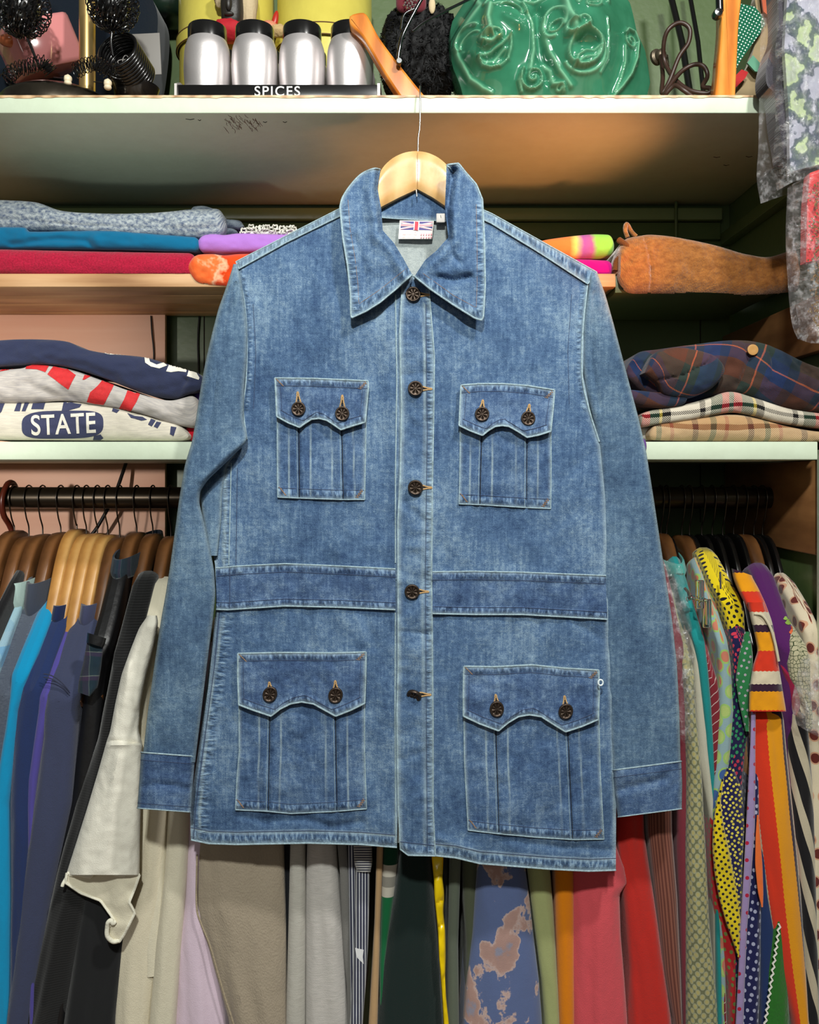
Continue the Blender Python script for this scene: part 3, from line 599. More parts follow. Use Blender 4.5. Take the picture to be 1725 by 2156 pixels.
polytube(mb, [(1003, 430), (1005, 520), (1005, 600), (1003, 648), (955, 622), (890, 575)], jc2, .0003, THR_O, .0001)
mb.build('collar_wing', JK)
# woven neck label and size tab
LW = plain('white_label_satin', S((236, 228, 222)), .5); LR = plain('label_red', S((206, 44, 66)), .6); LB = plain('label_blue', S((66, 58, 130)), .6); LP = plain('label_pink', S((226, 150, 160)), .6)
mb = M(); YL = 1.3615
cv = lambda x: YL-.004*np.clip(1-((np.asarray(x)-878)/60.)**2, 0, 1)
def lq(pts, m, off): 
    p = np.array(pts, float); G = coons([p[0], p[1]], [p[3], p[2]], [], [], 14, 5); mb.grid(PA(G[..., 0], G[..., 1], cv(G[..., 0])-off), m)
lab = lambda u, v: (842+72*u+(1-v)*0-(3*(v)), 464+38*v+(1 if u > .5 else 0)) 
lq([lab(0, 0), lab(1, 0), lab(.985, 1), lab(0, 1.03)], LW, 0)
lq([lab(.04, .05), lab(.97, .05), lab(.97, .52), lab(.04, .52)], LB, .0003)
for a, b, w, m, o in [((.04, .05), (.97, .52), .09, LW, .0005), ((.97, .05), (.04, .52), .09, LW, .0005), ((.04, .05), (.97, .52), .03, LP, .0007), ((.97, .05), (.04, .52), .03, LP, .0007)]:
    lq([lab(a[0], a[1]), lab(b[0], b[1]), lab(b[0], b[1]+w*.9) if b[1] < .4 else lab(b[0], b[1]-w), lab(a[0], a[1]+w)], m, o) if False else lq([lab(a[0], a[1]-.0), lab(b[0], b[1]-w), lab(b[0], b[1]), lab(a[0], a[1]+w)], m, o)
lq([lab(.04, .18), lab(.97, .18), lab(.97, .32), lab(.04, .32)], LW, .0009); lq([lab(.04, .20), lab(.97, .20), lab(.97, .30), lab(.04, .30)], LP, .0011)
lq([lab(.42, .05), lab(.58, .05), lab(.58, .53), lab(.42, .53)], LW, .0013); lq([lab(.45, .05), lab(.55, .05), lab(.55, .53), lab(.45, .53)], LR, .0015)
def textmesh(txt, size, ext=0.0, bold=0.0, sx=1.0, spacing=1.0):
    c = bpy.data.curves.new('t', 'FONT'); c.body = txt; c.size = size; c.extrude = ext; c.offset = bold; c.align_x = 'CENTER'; c.align_y = 'CENTER'; c.space_character = spacing
    o = bpy.data.objects.new('t', c); COL.objects.link(o); dg = bpy.context.evaluated_depsgraph_get(); me = bpy.data.meshes.new_from_object(o.evaluated_get(dg))
    V = np.array([v.co for v in me.vertices]); Fc = [list(p.vertices) for p in me.polygons]; bpy.data.objects.remove(o); bpy.data.curves.remove(c); bpy.data.meshes.remove(me)
    V[:, 0] *= sx; return V, Fc
def puttext(mb, txt, x, y, hpx, m, depth, sx=1.0, bold=0, off=.0006, ext=.0002, shear=0, spacing=1.0):
    V, Fc = textmesh(txt, hpx/.72, ext*0, bold*hpx, sx, spacing)
    px = x+V[:, 0]; py = y-V[:, 1]-shear*V[:, 0]; mb.add(PA(px, py, depth(px, py)-off), Fc, m, flat=True)
dl = lambda x, y: cv(x)
puttext(mb, '100% COTTON', 862, 493.5, 3.4, LP, dl, off=.0016); puttext(mb, '100% COTTON', 861, 499.5, 3.4, LP, dl, off=.0016); puttext(mb, 'XL', 876, 488.5, 3.5, LP, dl, off=.0016)
for k in range(2):
    for xx in (886, 891, 897, 902, 907): lq([(xx, 492+6*k), (xx+3, 492+6*k), (xx+3, 495+6*k), (xx, 495+6*k)], LP, .0016)
mb.build('neck_label', JK)
mb = M(); mb.box(P(919, 468, 1.352), (P(937, 468, 1.356)[0], 1.356, P(937, 449, 1.352)[2]), LW, .001); mb.tube([P(928, 453, 1.3515), P(929, 459, 1.3515)], .0004, plain('black_print', S((20, 20, 20)), .7), 5); mb.build('size_tab', JK)
mb = M(); mb.tube(np.array([np.array(P(1265+5*math.cos(t), 1437+6*math.sin(t), 1.31)) for t in np.linspace(0, 2*PI, 20)[:-1]]), .0012, plain('white_nylon', S((225, 235, 238)), .4), 6, closed=True); mb.build('tag_loop', JK)
# wooden hanger that carries it
HW = wood('pale_beech', (196, 150, 94), (210, 168, 110), (220, 182, 128), (25, 6, 25), .28)
HO = thing('clothes_hanger', P(880, 318, 1.345), 'pale varnished wooden hanger carrying the denim jacket, hooked on the top shelf edge', 'hanger')
YH = lambda x, y: 1.352-.00010*np.minimum(np.abs(x-879), 90)+.00018*np.clip(np.abs(x-879)-90, 0, 90)
mb = M(); Tt = [(545, 572), (620, 518), (716, 468), (770, 425), (795, 385)]+[(876+86*math.cos(a)*1.0, 402-84*math.sin(a)) for a in np.linspace(PI*.93, PI*.07, 23)]+[(957, 385), (985, 432), (1035, 484), (1130, 540), (1200, 590)]
Bb = [(548, 592), (625, 548), (720, 492), (800, 437), (840, 416), (879, 398), (912, 416), (943, 437), (1030, 500), (1120, 566), (1196, 604)]
G = coons(Tt, Bb, [], [], 120, 10); x, y = G[..., 0], G[..., 1]; Y = YH(x, y); e = np.minimum(np.linspace(0, 1, 10), np.linspace(1, 0, 10))[:, None]; Y = Y+.0035*np.exp(-(e*12)**1.5)
mb.grid(PA(x, y, Y), HW); bx = border(G); by = np.concatenate([Y[0], Y[1:, -1], Y[-1, ::-1][1:], Y[::-1, 0][1:-1]]); A = PA(bx[:, 0], bx[:, 1], by); k = len(A)
mb.add(np.vstack([A, A+[0, .011, 0]]), [[i, (i+1) % k, (i+1) % k+k, i+k] for i in range(k)], HW); mb.grid((PA(x, y, Y)+[0, .0111, 0]), HW, flip=True)
mb.tube([P(879.5, 322, 1.3495), P(879.5, 398, 1.3515)], .0003, plain('wood_joint', S((150, 108, 60)), 1.0, spec=0), 4); mb.build('wooden_bar', HO)
STEEL = plain('polished_steel', S((196, 196, 192)), .25, 1.0)
hk = [P(880, 330, 1.357), P(881, 290, 1.360), (X_(884, 1.36), 1.361, zb-.03), (X_(885, 1.36), 1.363, zb+.005), (X_(885, 1.36), 1.366, zt), (X_(885, 1.36), 1.373, zt+.011), (X_(885, 1.36), 1.386, zt+.015), (X_(885, 1.36), 1.400, zt+.010), (X_(885, 1.36), 1.408, zt+.002)]
M().tube(cr(hk, 70), .0012, STEEL, 8).build('hook', HO)
M().tube([P(877, 400, 1.350), P(878, 414, 1.350)], [.0012, .0010], STEEL, 8).build('hook_tip', HO)
# ------------------------------------------------------------ folded clothes
def folded(name, label, cat, T, B, Yf, m, depth=.27, amp=.0025, seed=0, parent=None, nose=1.0, fl=None, grooves=(), ends=(1, 1), marks=None, bump=6.0, n=150, sk=0, cuts=()):
    """soft stack layer: outline traced as top and bottom rows; stadium section running back into the shelf"""
    T = cr(T, 200); B = cr(B, 200); x0 = max(T[0, 0], B[0, 0]); x1 = min(T[-1, 0], B[-1, 0])
    t = np.linspace(0, 1, n); t = .5-.5*np.cos(PI*t) if (ends[0] or ends[1]) else t
    xs = x0+(x1-x0)*t; yt = np.interp(xs, T[:, 0], T[:, 1]); yb = np.interp(xs, B[:, 0], B[:, 1])
    hz = (yb-yt)/2*Yf/F; zm = Z_((yt+yb)/2, Yf); X = X_(xs, Yf)
    r = np.maximum(hz.mean(), .012)*.8; s = np.ones(n)
    if ends[0]: s = np.minimum(s, np.sqrt(np.clip(1-np.clip(1-(X-X[0])/r, 0, 1)**2.6, .02, 1)))
    if ends[1]: s = np.minimum(s, np.sqrt(np.clip(1-np.clip(1-(X[-1]-X)/r, 0, 1)**2.6, .02, 1)))
    k1 = 40; a = np.linspace(-PI/2, PI/2, k1)       # bottom -> nose -> top
    prof = [(-np.cos(q)*nose, np.sin(q)) for q in a]                    # in units of hz, y measured from front centre
    d_ = depth; ybk = np.linspace(0, 1, 12)[1:]
    V = []; U = []
    for i in range(n):
        h = hz[i]*s[i]; rn = min(h*nose, .03)
        y0 = Yf+hz[i]*nose*.999*(1 if rn < .03 else .03/(hz[i]*nose+1e-9)); 
        sgn = lambda q, e: math.copysign(abs(q)**e, q)
        fr = [(y0-rn*abs(math.cos(q))**.8, zm[i]+h*sgn(math.sin(q), .9)) for q in a]
        tp = [(y0+(d_-.05)*q, zm[i]+h*(1-.1*q)) for q in ybk]
        bk = [(y0+(d_-.05)+h*math.cos(q), zm[i]+.9*h*math.sin(q)) for q in np.linspace(PI/2, -PI/2, 8)[1:-1]]
        bt = [(y0+(d_-.05)*q, zm[i]-h) for q in ybk[::-1]]
        L = fr+tp+bk+bt; V.append([(X[i], p[0], p[1]) for p in L])
        arc = np.r_[0, np.cumsum([math.hypot(q[0]-p[0], q[1]-p[1]) for p, q in zip(L[:-1], L[1:])])]
        U.append([(X[i]+sk*z, z) for z in arc])
    V = np.array(V); U = np.array(U); K = V.shape[1]
    ph = np.linspace(0, 1, K)[None]*np.ones((n, 1)); xx = V[..., 0]
    w = np.zeros((n, K)); w[:, :k1] = np.sin(np.linspace(0, PI, k1)).clip(.0, 1)[None]**.5; w[:, k1:k1+5] = .3
    dsp = amp*(2*fbm(xx/.05+seed, V[..., 2]/.03+seed, 3)+.7*fbm(xx/.016+seed, V[..., 2]/.012, 2))
    for g, gw, ga in grooves:                        # horizontal fold lines: fraction of height
        gz = -1+2*g; zz = (V[..., 2]-zm[:, None])/(hz[:, None]+1e-9); dsp = dsp+ga*np.exp(-((zz-gz)/gw)**2)
    pxx = xx*F/Yf+862.5; pyy = HOR-(V[..., 2]-ZC)*F/Yf
    for p, cw, ca in cuts: dsp = dsp+cre(pxx, pyy, p, cw, ca)
    V[..., 1] += dsp*w; V[:, k1:k1+8, 2] += (amp*.8*fbm(xx/.06+seed, ph*9, 2))[:, k1:k1+8]*0
    fy, fz = fl or ((YP, z3) if 1.48 < Yf < 1.6 else (YS, z2))
    msk = V[..., 1] > fy-.001; V[..., 2] = np.where(msk, np.maximum(V[..., 2], fz+.0003), V[..., 2])
    mb = M(); mb.grid(V, m, U, closeu=True, flip=True)
    for i in (0, n-1):
        c = V[i].mean(0); mb.add(np.vstack([V[i], c]), [[(j+1) % K, j, K] if i else [j, (j+1) % K, K] for j in range(K)], m, np.vstack([U[i], U[i].mean(0)]))
    if parent is not None: return mb.build(name, parent)
    o = mb.build(name); return tag(o, label, cat)
def bvh_of(o):
    me = o.data; M4 = o.matrix_world if o.parent is None else None; off = Vector(o['_o'])
    return BVHTree.FromPolygons([v.co+off for v in me.vertices], [list(p.vertices) for p in me.polygons])
def decal(name, parent, bv, V, Fc, m, off=.0009, sub=3, y_from=1.0, toxz=None):
    """flat shapes (V in pixel coordinates x,y at depth Yf) pressed onto a cloth surface"""
    bm = bmesh.new(); vs = [bm.verts.new((float(v[0]), float(v[1]), 0)) for v in V]
    for f in Fc:
        try: bm.faces.new([vs[i] for i in f])
        except ValueError: pass
    bmesh.ops.triangulate(bm, faces=bm.faces[:])
    for _ in range(9):
        es = [e for e in bm.edges if e.calc_length() > sub]
        if not es: break
        bmesh.ops.subdivide_edges(bm, edges=es, cuts=1); bmesh.ops.triangulate(bm, faces=bm.faces[:])
    bm.verts.ensure_lookup_table(); pts = []; ok = []
    for v in bm.verts:
        d = Vector(P(v.co.x, v.co.y, 1.0))-Vector((0, 0, ZC)); d.normalize(); h = bv.ray_cast(Vector((0, 0, ZC)), d)
        if h[0] is None: ok.append(False); pts.append(None)
        else: ok.append(True); q = h[0]+h[1]*(off if h[1].dot(d) < 0 else -off); pts.append(tuple(q))
    fs = [[v.index for v in f.verts] for f in bm.faces if all(ok[v.index] for v in f.verts) and (max(pts[v.index][1] for v in f.verts)-min(pts[v.index][1] for v in f.verts)) < .05]
    used = sorted({i for f in fs for i in f}); ix = {a: k for k, a in enumerate(used)}; pts = [pts[i] for i in used]; fs = [[ix[i] for i in f] for f in fs]
    if not fs: bm.free(); return None
    bm.free(); mb = M(); mb.add(pts, fs, m, np.array(pts)[:, [0, 2]]); return mb.build(name, parent)
def poly(pts): return np.array(pts, float), [list(range(len(pts)))]
def multi(polys):
    V = []; Fc = []; n = 0
    for p in polys: V += list(p); Fc.append(list(range(n, n+len(p)))); n += len(p)
    return np.array(V, float), Fc
def txt(t, x, y, h, sx=1, bold=0, rot=0, shear=0, spacing=1, curve=None):
    V, Fc = textmesh(t, h/.72, 0, bold*h, sx, spacing); X = V[:, 0]; Yv = -V[:, 1]; X = X-shear*Yv
    if curve: Yv = Yv+curve*X*X
    c, s = math.cos(rot), math.sin(rot); return np.stack([x+X*c-Yv*s, y+X*s+Yv*c], 1), Fc
YF = 1.545
acid = fab('acid_wash_denim', (98, 112, 138), 900, .5, streak=((196, 204, 206), (130, 170)))
folded('folded_jeans', 'grey blue acid wash jeans folded on top of the teal sweater', 'jeans', [(-60, 412), (60, 418), (130, 440), (240, 445), (330, 442), (400, 434), (452, 432), (470, 440)],
   [(-60, 478), (60, 480), (200, 486), (300, 492), (400, 497), (470, 494)], YF, acid, .24, .003, 1, grooves=((.28, .12, .0016),), n=150)
jb = thing('rolled_denim', P(455, 480, YF+.03), 'dark blue grey denim leg end rolled beside the acid wash jeans', 'jeans')
drk = fab('dark_denim', (66, 76, 92), 900, .5, streak=((128, 138, 148), (60, 90)))
for i, (T, B, yy) in enumerate([([(398, 432), (430, 430), (462, 444), (472, 458)], [(398, 462), (430, 466), (472, 470)], YF+.022), ([(400, 456), (450, 458), (500, 462), (512, 470)], [(400, 478), (470, 478), (512, 480)], YF+.03), ([(398, 474), (440, 474), (480, 478), (500, 484)], [(398, 493), (440, 494), (500, 493)], YF+.035)]):
    folded('denim_layer', '', '', T, B, yy, drk, .2, .002, i+4, parent=jb, n=60)
folded('folded_sweater', 'teal blue sweater folded between the jeans and the red fleece', 'sweater', [(-60, 474), (40, 474), (60, 484), (150, 482), (230, 482), (300, 488), (410, 496), (418, 500)], [(-60, 518), (100, 520), (250, 521), (400, 527), (418, 527)], YF, fab('teal_sweatshirt', (10, 108, 150)), .26, .0025, 2,
   cuts=[([(20, 512), (120, 502), (180, 506), (190, 520)], 7, .006), ([(200, 500), (210, 520)], 8, -.003)])
folded('folded_fleece', 'crimson red fleece folded on the pine shelf', 'sweater', [(-60, 519), (100, 522), (250, 525), (380, 527), (412, 530)], [(-60, 572), (60, 576), (200, 583), (330, 585), (412, 583)], YF-.008, fab('crimson_fleece', (196, 30, 66), 700, .6, streak=((160, 20, 50), (300, 300))), .27, .0018, 3)
folded('folded_towel', 'lilac cotton shirt folded on the orange tie-dye top', 'shirt', [(414, 498), (440, 488), (470, 491), (500, 487), (560, 489), (640, 490)], [(414, 526), (470, 528), (560, 528), (640, 530)], YF+.004, fab('lilac_cotton', (186, 128, 220)), .24, .002, 4)
lace = plain('white_lace', S((226, 224, 214)), .9, bump=.5, bs=800)
mb = M()
for k in range(16):
    cx = 515+k*7+rng.uniform(-2, 2); cy = 484+rng.uniform(-7, 3)+.1*k; a = np.linspace(0, 2*PI, 12)[:-1]
    mb.tube(np.array([P(cx+5*math.cos(q), cy+5*math.sin(q)+2*math.sin(3*q), YF+.014+.004*math.sin(2*q+k)) for q in a]), .0016, lace, 5, closed=True)
mb.tube([P(505, 492, YF+.018), P(560, 490, YF+.02), P(640, 494, YF+.02)], .004, lace, 8)
tag(mb.build('lace_trim'), 'white crocheted lace edge lying on the lilac folded shirt', 'lace')
tie_o = bandmat('orange_tie_dye', [(0, (226, 66, 16)), (.55, (240, 84, 24)), (.8, (238, 120, 60)), (.88, (250, 190, 150)), (1, (236, 80, 24))], .13, 'u', 0, distort=.12)
folded('folded_shirt', 'bright orange tie-dye top folded under the lilac shirt', 'shirt', [(392, 545), (402, 532), (440, 528), (470, 531), (520, 527), (640, 530)], [(390, 580), (420, 598), (470, 604), (560, 606), (640, 600)], YF-.016, tie_o, .26, .003, 6)
td = bandmat('rainbow_tie_dye', [(0, (244, 120, 50)), (.29, (244, 130, 60)), (.355, (244, 214, 110)), (.42, (180, 90, 160)), (.49, (186, 96, 150)), (.53, (150, 214, 80)), (.95, (150, 214, 84)), (1, (244, 120, 50))], .2, 'u', 0, off=-1.145+2, distort=.018)
folded('folded_shirt', 'orange, purple and lime tie-dye top folded right of the denim shoulder', 'shirt', [(1100, 516), (1160, 500), (1240, 489), (1280, 489), (1297, 494)], [(1100, 536), (1180, 540), (1240, 541), (1297, 537)], YF, td, .24, .0018, 7)
folded('folded_shirt', 'magenta pink top folded under the lime tie-dye top', 'shirt', [(1100, 540), (1200, 541), (1294, 545)], [(1100, 588), (1230, 586), (1294, 583)], YF+.004, fab('magenta_fleece', (196, 0, 122)), .24, .0018, 8)
suede = fab('tan_suede', (176, 112, 52), 500, .7, streak=((142, 84, 36), (90, 120)), fuzz=.6)
folded('folded_jacket', 'tan suede jacket folded in a thick roll on the green shelf', 'jacket', [(1300, 515), (1312, 496), (1340, 491), (1380, 486), (1440, 493), (1520, 510), (1580, 528), (1630, 534), (1700, 515), (1800, 512)],
   [(1298, 612), (1330, 617), (1400, 617), (1500, 618), (1600, 620), (1700, 612), (1800, 606)], YF-.022, suede, .26, .0035, 9, ends=(1, 0), cuts=[([(1360, 490), (1372, 560), (1373, 616)], 2.5, .004), ([(1300, 560), (1325, 545)], 9, .004), ([(1620, 536), (1700, 590)], 22, -.004)])
mb = M(); mb.tube(cr([P(1322, 500, YF+.01), P(1317, 485, YF+.012), P(1320, 472, YF+.016), P(1330, 488, YF+.02), P(1340, 498, YF+.02)], 30), [.004]*30, suede, 8)
mb.tube(cr([P(1303, 505, YF), P(1322, 520, YF-.012), P(1318, 536, YF-.008), P(1300, 548, YF), P(1296, 570, YF)], 40), .0055, fab('dark_suede', (120, 66, 26), 500, .6), 8)
tag(mb.build('suede_strap'), 'dark brown suede strap end curling out of the tan folded jacket', 'strap')
# middle shelf, left stack
YM = 1.39
heath = fab('heather_grey_jersey', (206, 198, 190), 1600, .2, streak=((178, 172, 170), (60, 420)))
cream_h = fab('cream_heather_jersey', (226, 218, 200), 1600, .2, streak=((206, 198, 184), (50, 420)))
navy_f = fab('navy_sweatshirt', (50, 56, 84), 1000, .4)
a = folded('folded_sweatshirt', 'cream sweatshirt with navy STATE badge folded at the bottom of the left stack', 'sweatshirt', [(-60, 846), (60, 846), (150, 845), (200, 850), (260, 860), (310, 876), (370, 894), (396, 908)],
   [(-60, 925), (100, 926), (250, 927), (396, 928)], YM, cream_h, .30, .002, 11, nose=.7)
b_ = folded('folded_sweatshirt', 'grey sweatshirt with big red letters folded between navy and cream sweatshirts', 'sweatshirt', [(-60, 778), (30, 774), (60, 766), (100, 768), (150, 778), (200, 796), (270, 822), (350, 842), (400, 832), (420, 842)],
   [(-60, 846), (60, 846), (130, 842), (190, 850), (240, 858), (300, 872), (360, 892), (400, 900), (420, 900)], YM-.002, heath, .30, .004, 12, nose=.6, cuts=[([(60, 810), (110, 830), (150, 845)], 9, .004), ([(180, 860), (90, 790)], 6, .002)])
c_ = folded('folded_sweatshirt', 'navy sweatshirt with white letters folded on top of the left stack', 'sweatshirt', [(-60, 718), (40, 712), (130, 716), (170, 732), (220, 742), (300, 750), (360, 768), (428, 788)],
   [(-60, 776), (40, 766), (120, 768), (200, 790), (300, 828), (360, 838), (395, 828), (428, 822)], YM-.004, navy_f, .30, .004, 13, nose=.6, cuts=[([(100, 758), (180, 770), (240, 800)], 9, .004), ([(370, 838), (390, 800)], 6, .004)])
INK = plain('navy_print', S((52, 56, 88)), .8, bump=.3, bs=900, var=.12); REDP = plain('red_print', S((206, 36, 40)), .75, bump=.3, bs=700, var=.15); WHP = plain('white_print', S((226, 220, 208)), .8, bump=.3, bs=700, var=.1)
bv = bvh_of(a)
ang = np.linspace(0, 2*PI, 60)[:-1]; sx_, sy_ = 86, 29
bad = [(132+sx_*math.copysign(abs(math.cos(q))**.5, math.cos(q)), 894+sy_*math.copysign(abs(math.sin(q))**.62, math.sin(q))-3*math.cos(q)) for q in ang]
ring_o = [(132+(p[0]-132)*1.0, p[1]) for p in bad]
decal('badge_print', a, bv, *poly(bad), INK, .0006)
decal('state_letters', a, bv, *txt('STATE', 134, 895, 42, .80, .018, -.04, spacing=1.06), WHP, .0014, 3)
parts = [[(0, 850), (10, 850), (4, 866), (-8, 880), (-8, 866)], [(36, 850), (46, 848), (42, 866), (30, 866)], [(52, 849), (62, 848), (60, 852), (54, 866), (46, 866)], [(70, 848), (96, 847), (92, 862), (84, 862), (86, 853), (78, 853), (74, 862), (66, 862)],
  [(134, 848), (146, 846), (158, 850), (172, 852), (168, 858), (150, 857), (140, 866), (130, 866)], [(238, 860), (252, 864), (246, 870), (236, 866)], [(268, 870), (284, 876), (300, 878), (310, 884), (298, 886), (286, 882), (276, 880)],
  [(318, 882), (328, 886), (320, 898), (312, 894)], [(330, 888), (340, 890), (332, 902), (324, 898)], [(360, 898), (372, 900), (366, 918), (358, 914)], [(198, 918), (212, 914), (218, 922), (212, 926), (196, 926)]]
for q in parts: decal('navy_letter', a, bv, *poly(q), INK, .0008)
bv = bvh_of(b_)
parts = [[(-20, 780), (10, 776), (40, 770), (36, 776), (4, 782), (-20, 786)], [(58, 768), (84, 767), (104, 769), (96, 784), (78, 778), (54, 777)], [(114, 770), (140, 776), (160, 790), (152, 804), (144, 820), (124, 806), (100, 788)],
  [(178, 790), (192, 792), (178, 800), (174, 800)], [(218, 798), (242, 806), (236, 820), (222, 846), (218, 852), (200, 850), (183, 846), (190, 826), (198, 834), (206, 812)], [(270, 818), (296, 828), (288, 846), (272, 872), (250, 862), (262, 840)]]
for q in parts: decal('red_letter', b_, bv, *poly(q), REDP, .0008)
bv = bvh_of(c_)
V1, F1 = txt('SPORT', 330, 768, 26, 1.5, .05, .30)
for q in [[(210, 742), (250, 742), (300, 748), (282, 749), (230, 747)], [(304, 752), (312, 750), (316, 762), (330, 768), (344, 764), (352, 770), (336, 776), (318, 772), (306, 764)], [(326, 753), (346, 756), (356, 764), (348, 766), (336, 759), (324, 757)],
   [(356, 768), (376, 768), (394, 776), (392, 784), (376, 782), (366, 778), (360, 784), (350, 782)], [(398, 778), (410, 780), (404, 790), (420, 796), (418, 800), (394, 792)]]: decal('white_letter', c_, bv, *poly(q), WHP, .0008)
purp = fab('purple_fleece', (62, 40, 110)); redf = fab('red_fleece', (190, 16, 40))
for lab, (x0, x1, yt, yb), m in [('purple garment edge behind the denim sleeve, topmost of four', (404, 450, 808, 852), purp), ('red garment edge below the topmost purple one beside the denim sleeve', (397, 450, 852, 874), redf), ('purple garment edge between two red ones beside the denim sleeve', (393, 450, 872, 894), purp), ('red garment edge lowest beside the denim sleeve on the middle shelf', (388, 450, 892, 928), redf)]:
    folded('folded_garment', lab, 'garment', [(x0, yt), (x0+20, yt), (x1, yt)], [(x0, yb), (x0+20, yb), (x1, yb)], YM+.02, m, .24, .001, x0, n=50)
# middle shelf, right stack
blu = plaid('blue_brown_plaid', [(0, (34, 50, 88)), (.16, (36, 46, 62)), (.30, (82, 50, 38)), (.62, (42, 54, 48)), (.74, (186, 96, 66)), (.765, (44, 54, 50)), (.88, (34, 54, 92))], [(0, (42, 54, 50)), (.3, (86, 50, 38)), (.60, (34, 48, 84)), (.8, (190, 100, 70)), (.825, (38, 48, 68))], .105, .095, .0018, .35)
whp = plaid('white_tartan', [(0, (210, 200, 182)), (.18, (26, 22, 22)), (.24, (210, 200, 182)), (.3, (28, 62, 44)), (.42, (178, 28, 40)), (.5, (28, 62, 44)), (.55, (178, 28, 40)), (.63, (28, 62, 44)), (.74, (196, 170, 60)), (.77, (24, 22, 22)), (.86, (214, 204, 186))], [(0, (206, 196, 178)), (.5, (28, 26, 26)), (.62, (206, 196, 178))], .145, .05, .0030)
tap = plaid('tan_plaid', [(0, (172, 128, 84)), (.3, (76, 30, 26)), (.4, (172, 128, 84)), (.62, (40, 62, 42)), (.72, (176, 130, 86)), (.88, (150, 74, 52)), (.95, (172, 128, 84))], [(0, (200, 180, 146)), (.6, (110, 70, 50)), (.75, (190, 160, 120))], .085, .06, .0030)
folded('folded_shirt', 'tan, green and brown plaid shirt at the bottom of the right stack', 'shirt', [(1366, 906), (1390, 892), (1440, 882), (1520, 872), (1580, 874), (1660, 896), (1725, 908), (1800, 910)], [(1370, 926), (1450, 928), (1600, 929), (1800, 929)], YM, tap, .28, .002, 21, ends=(1, 0))
folded('folded_shirt', 'white, red and green tartan shirt in the middle of the right stack', 'shirt', [(1348, 872), (1380, 862), (1440, 852), (1500, 836), (1545, 823), (1600, 838), (1680, 862), (1800, 876)], [(1350, 900), (1400, 892), (1460, 884), (1540, 868), (1580, 872), (1660, 892), (1800, 908)], YM-.002, whp, .28, .002, 22, ends=(1, 0), cuts=[([(1530, 830), (1560, 860)], 6, .003)])
bj = thing('folded_jacket', P(1520, 860, YM), 'navy, blue and brown plaid wool jacket lying crumpled on top of the right stack', 'jacket')
folded('jacket_body', '', '', [(1318, 760), (1350, 738), (1400, 730), (1460, 722), (1540, 712), (1600, 714), (1650, 730), (1720, 764), (1800, 790)], [(1325, 806), (1400, 846), (1460, 850), (1540, 826), (1600, 836), (1660, 856), (1800, 870)], YM+.004, blu, .28, .005, 23, parent=bj, ends=(1, 0), nose=.8,
   cuts=[([(1575, 720), (1578, 760), (1560, 810)], 5, .006), ([(1625, 740), (1632, 780), (1610, 830)], 4, .005), ([(1680, 756), (1725, 800)], 6, .005), ([(1440, 850), (1500, 800), (1535, 770)], 12, .008)])
folded('jacket_sleeve', '', '', [(1358, 780), (1380, 744), (1420, 728), (1460, 728), (1510, 745), (1536, 768), (1530, 790)], [(1358, 790), (1390, 806), (1410, 832), (1460, 836), (1500, 820), (1530, 796)], YM-.024, blu, .10, .003, 24, parent=bj, nose=.8, cuts=[([(1390, 800), (1440, 790), (1490, 765), (1500, 750)], 3, .005)])
folded('jacket_sleeve', '', '', [(1316, 818), (1360, 822), (1410, 826), (1450, 824)], [(1320, 846), (1380, 858), (1420, 856), (1450, 850)], YM-.006, blu, .14, .002, 25, parent=bj)
M().lathe([(.0001, .004), (.003, .004), (.006, .0045), (.0083, .004), (.0088, .002), (.008, 0)], P(1584, 737, YM+.002), plain('horn_button', S((178, 134, 78)), .35), 28, 'y').build('button', bj)
folded('folded_garment', 'white knit edge at the far left of the right stack, behind the tan plaid', 'garment', [(1345, 896), (1370, 894), (1390, 898)], [(1345, 926), (1370, 927), (1390, 926)], YM+.03, heath, .2, .002, 31, n=50)
folded('hanging_scarf', 'violet cloth edge hanging over the shelf right beside the denim sleeve', 'scarf', [(1340, 922), (1362, 920), (1366, 922)], [(1340, 958), (1360, 960), (1366, 958)], YM-.03, fab('violet_cloth', (96, 40, 140)), .06, .001, 32, n=30)

# ------------------------------------------------------------ objects on the top shelf
ZT = zt
ALU = plain('brushed_aluminium', S((214, 208, 208)), .42, .75, bump=.05, bs=300); BKP = plain('black_plastic', S((16, 15, 15)), .22, 0, coat=.5)
def zpy(y, Y): return Z_(y, Y)
rk = thing('spice_rack', P(590, 224, 1.47), 'black plastic spice rack tray lettered SPICES in white', 'rack')
xl, xr = X_(373, 1.42), X_(795, 1.42); zt_ = Z_(178, 1.42)
mb = M(); mb.box((xl, 1.42, ZT+.001), (xr, 1.424, zt_), BKP, .001); mb.box((xl, 1.424, ZT), (xr, 1.60, ZT+.004), BKP, .001); mb.box((xl, 1.596, ZT), (xr, 1.60, zt_+.04), BKP, .001); mb.build('tray', rk)
SIL = plain('silver_end', S((206, 200, 196)), .35, .6)
for xx in (xl-.004, xr):
    mb = M(); pr = [(1.418, ZT+.0005), (1.418, zt_+.001), (1.44, zt_+.012), (1.60, zt_+.045), (1.60, ZT+.0005)]
    V = [(xx, p[0], p[1]) for p in pr]+[(xx+.004, p[0], p[1]) for p in pr]
    mb.add(V, [[0, 1, 2, 3, 4], [9, 8, 7, 6, 5]]+[[i, i+5, (i+1) % 5+5, (i+1) % 5] for i in range(5)], SIL, flat=True); mb.build('end_plate', rk)
mb = M(); puttext(mb, 'SPICES', 584, 193, 21, plain('white_lettering', S((232, 230, 226)), .6), lambda x, y: 1.42+0*x, 1.0, .012, off=.0008, spacing=1.18); mb.build('letters', rk)
proto = None
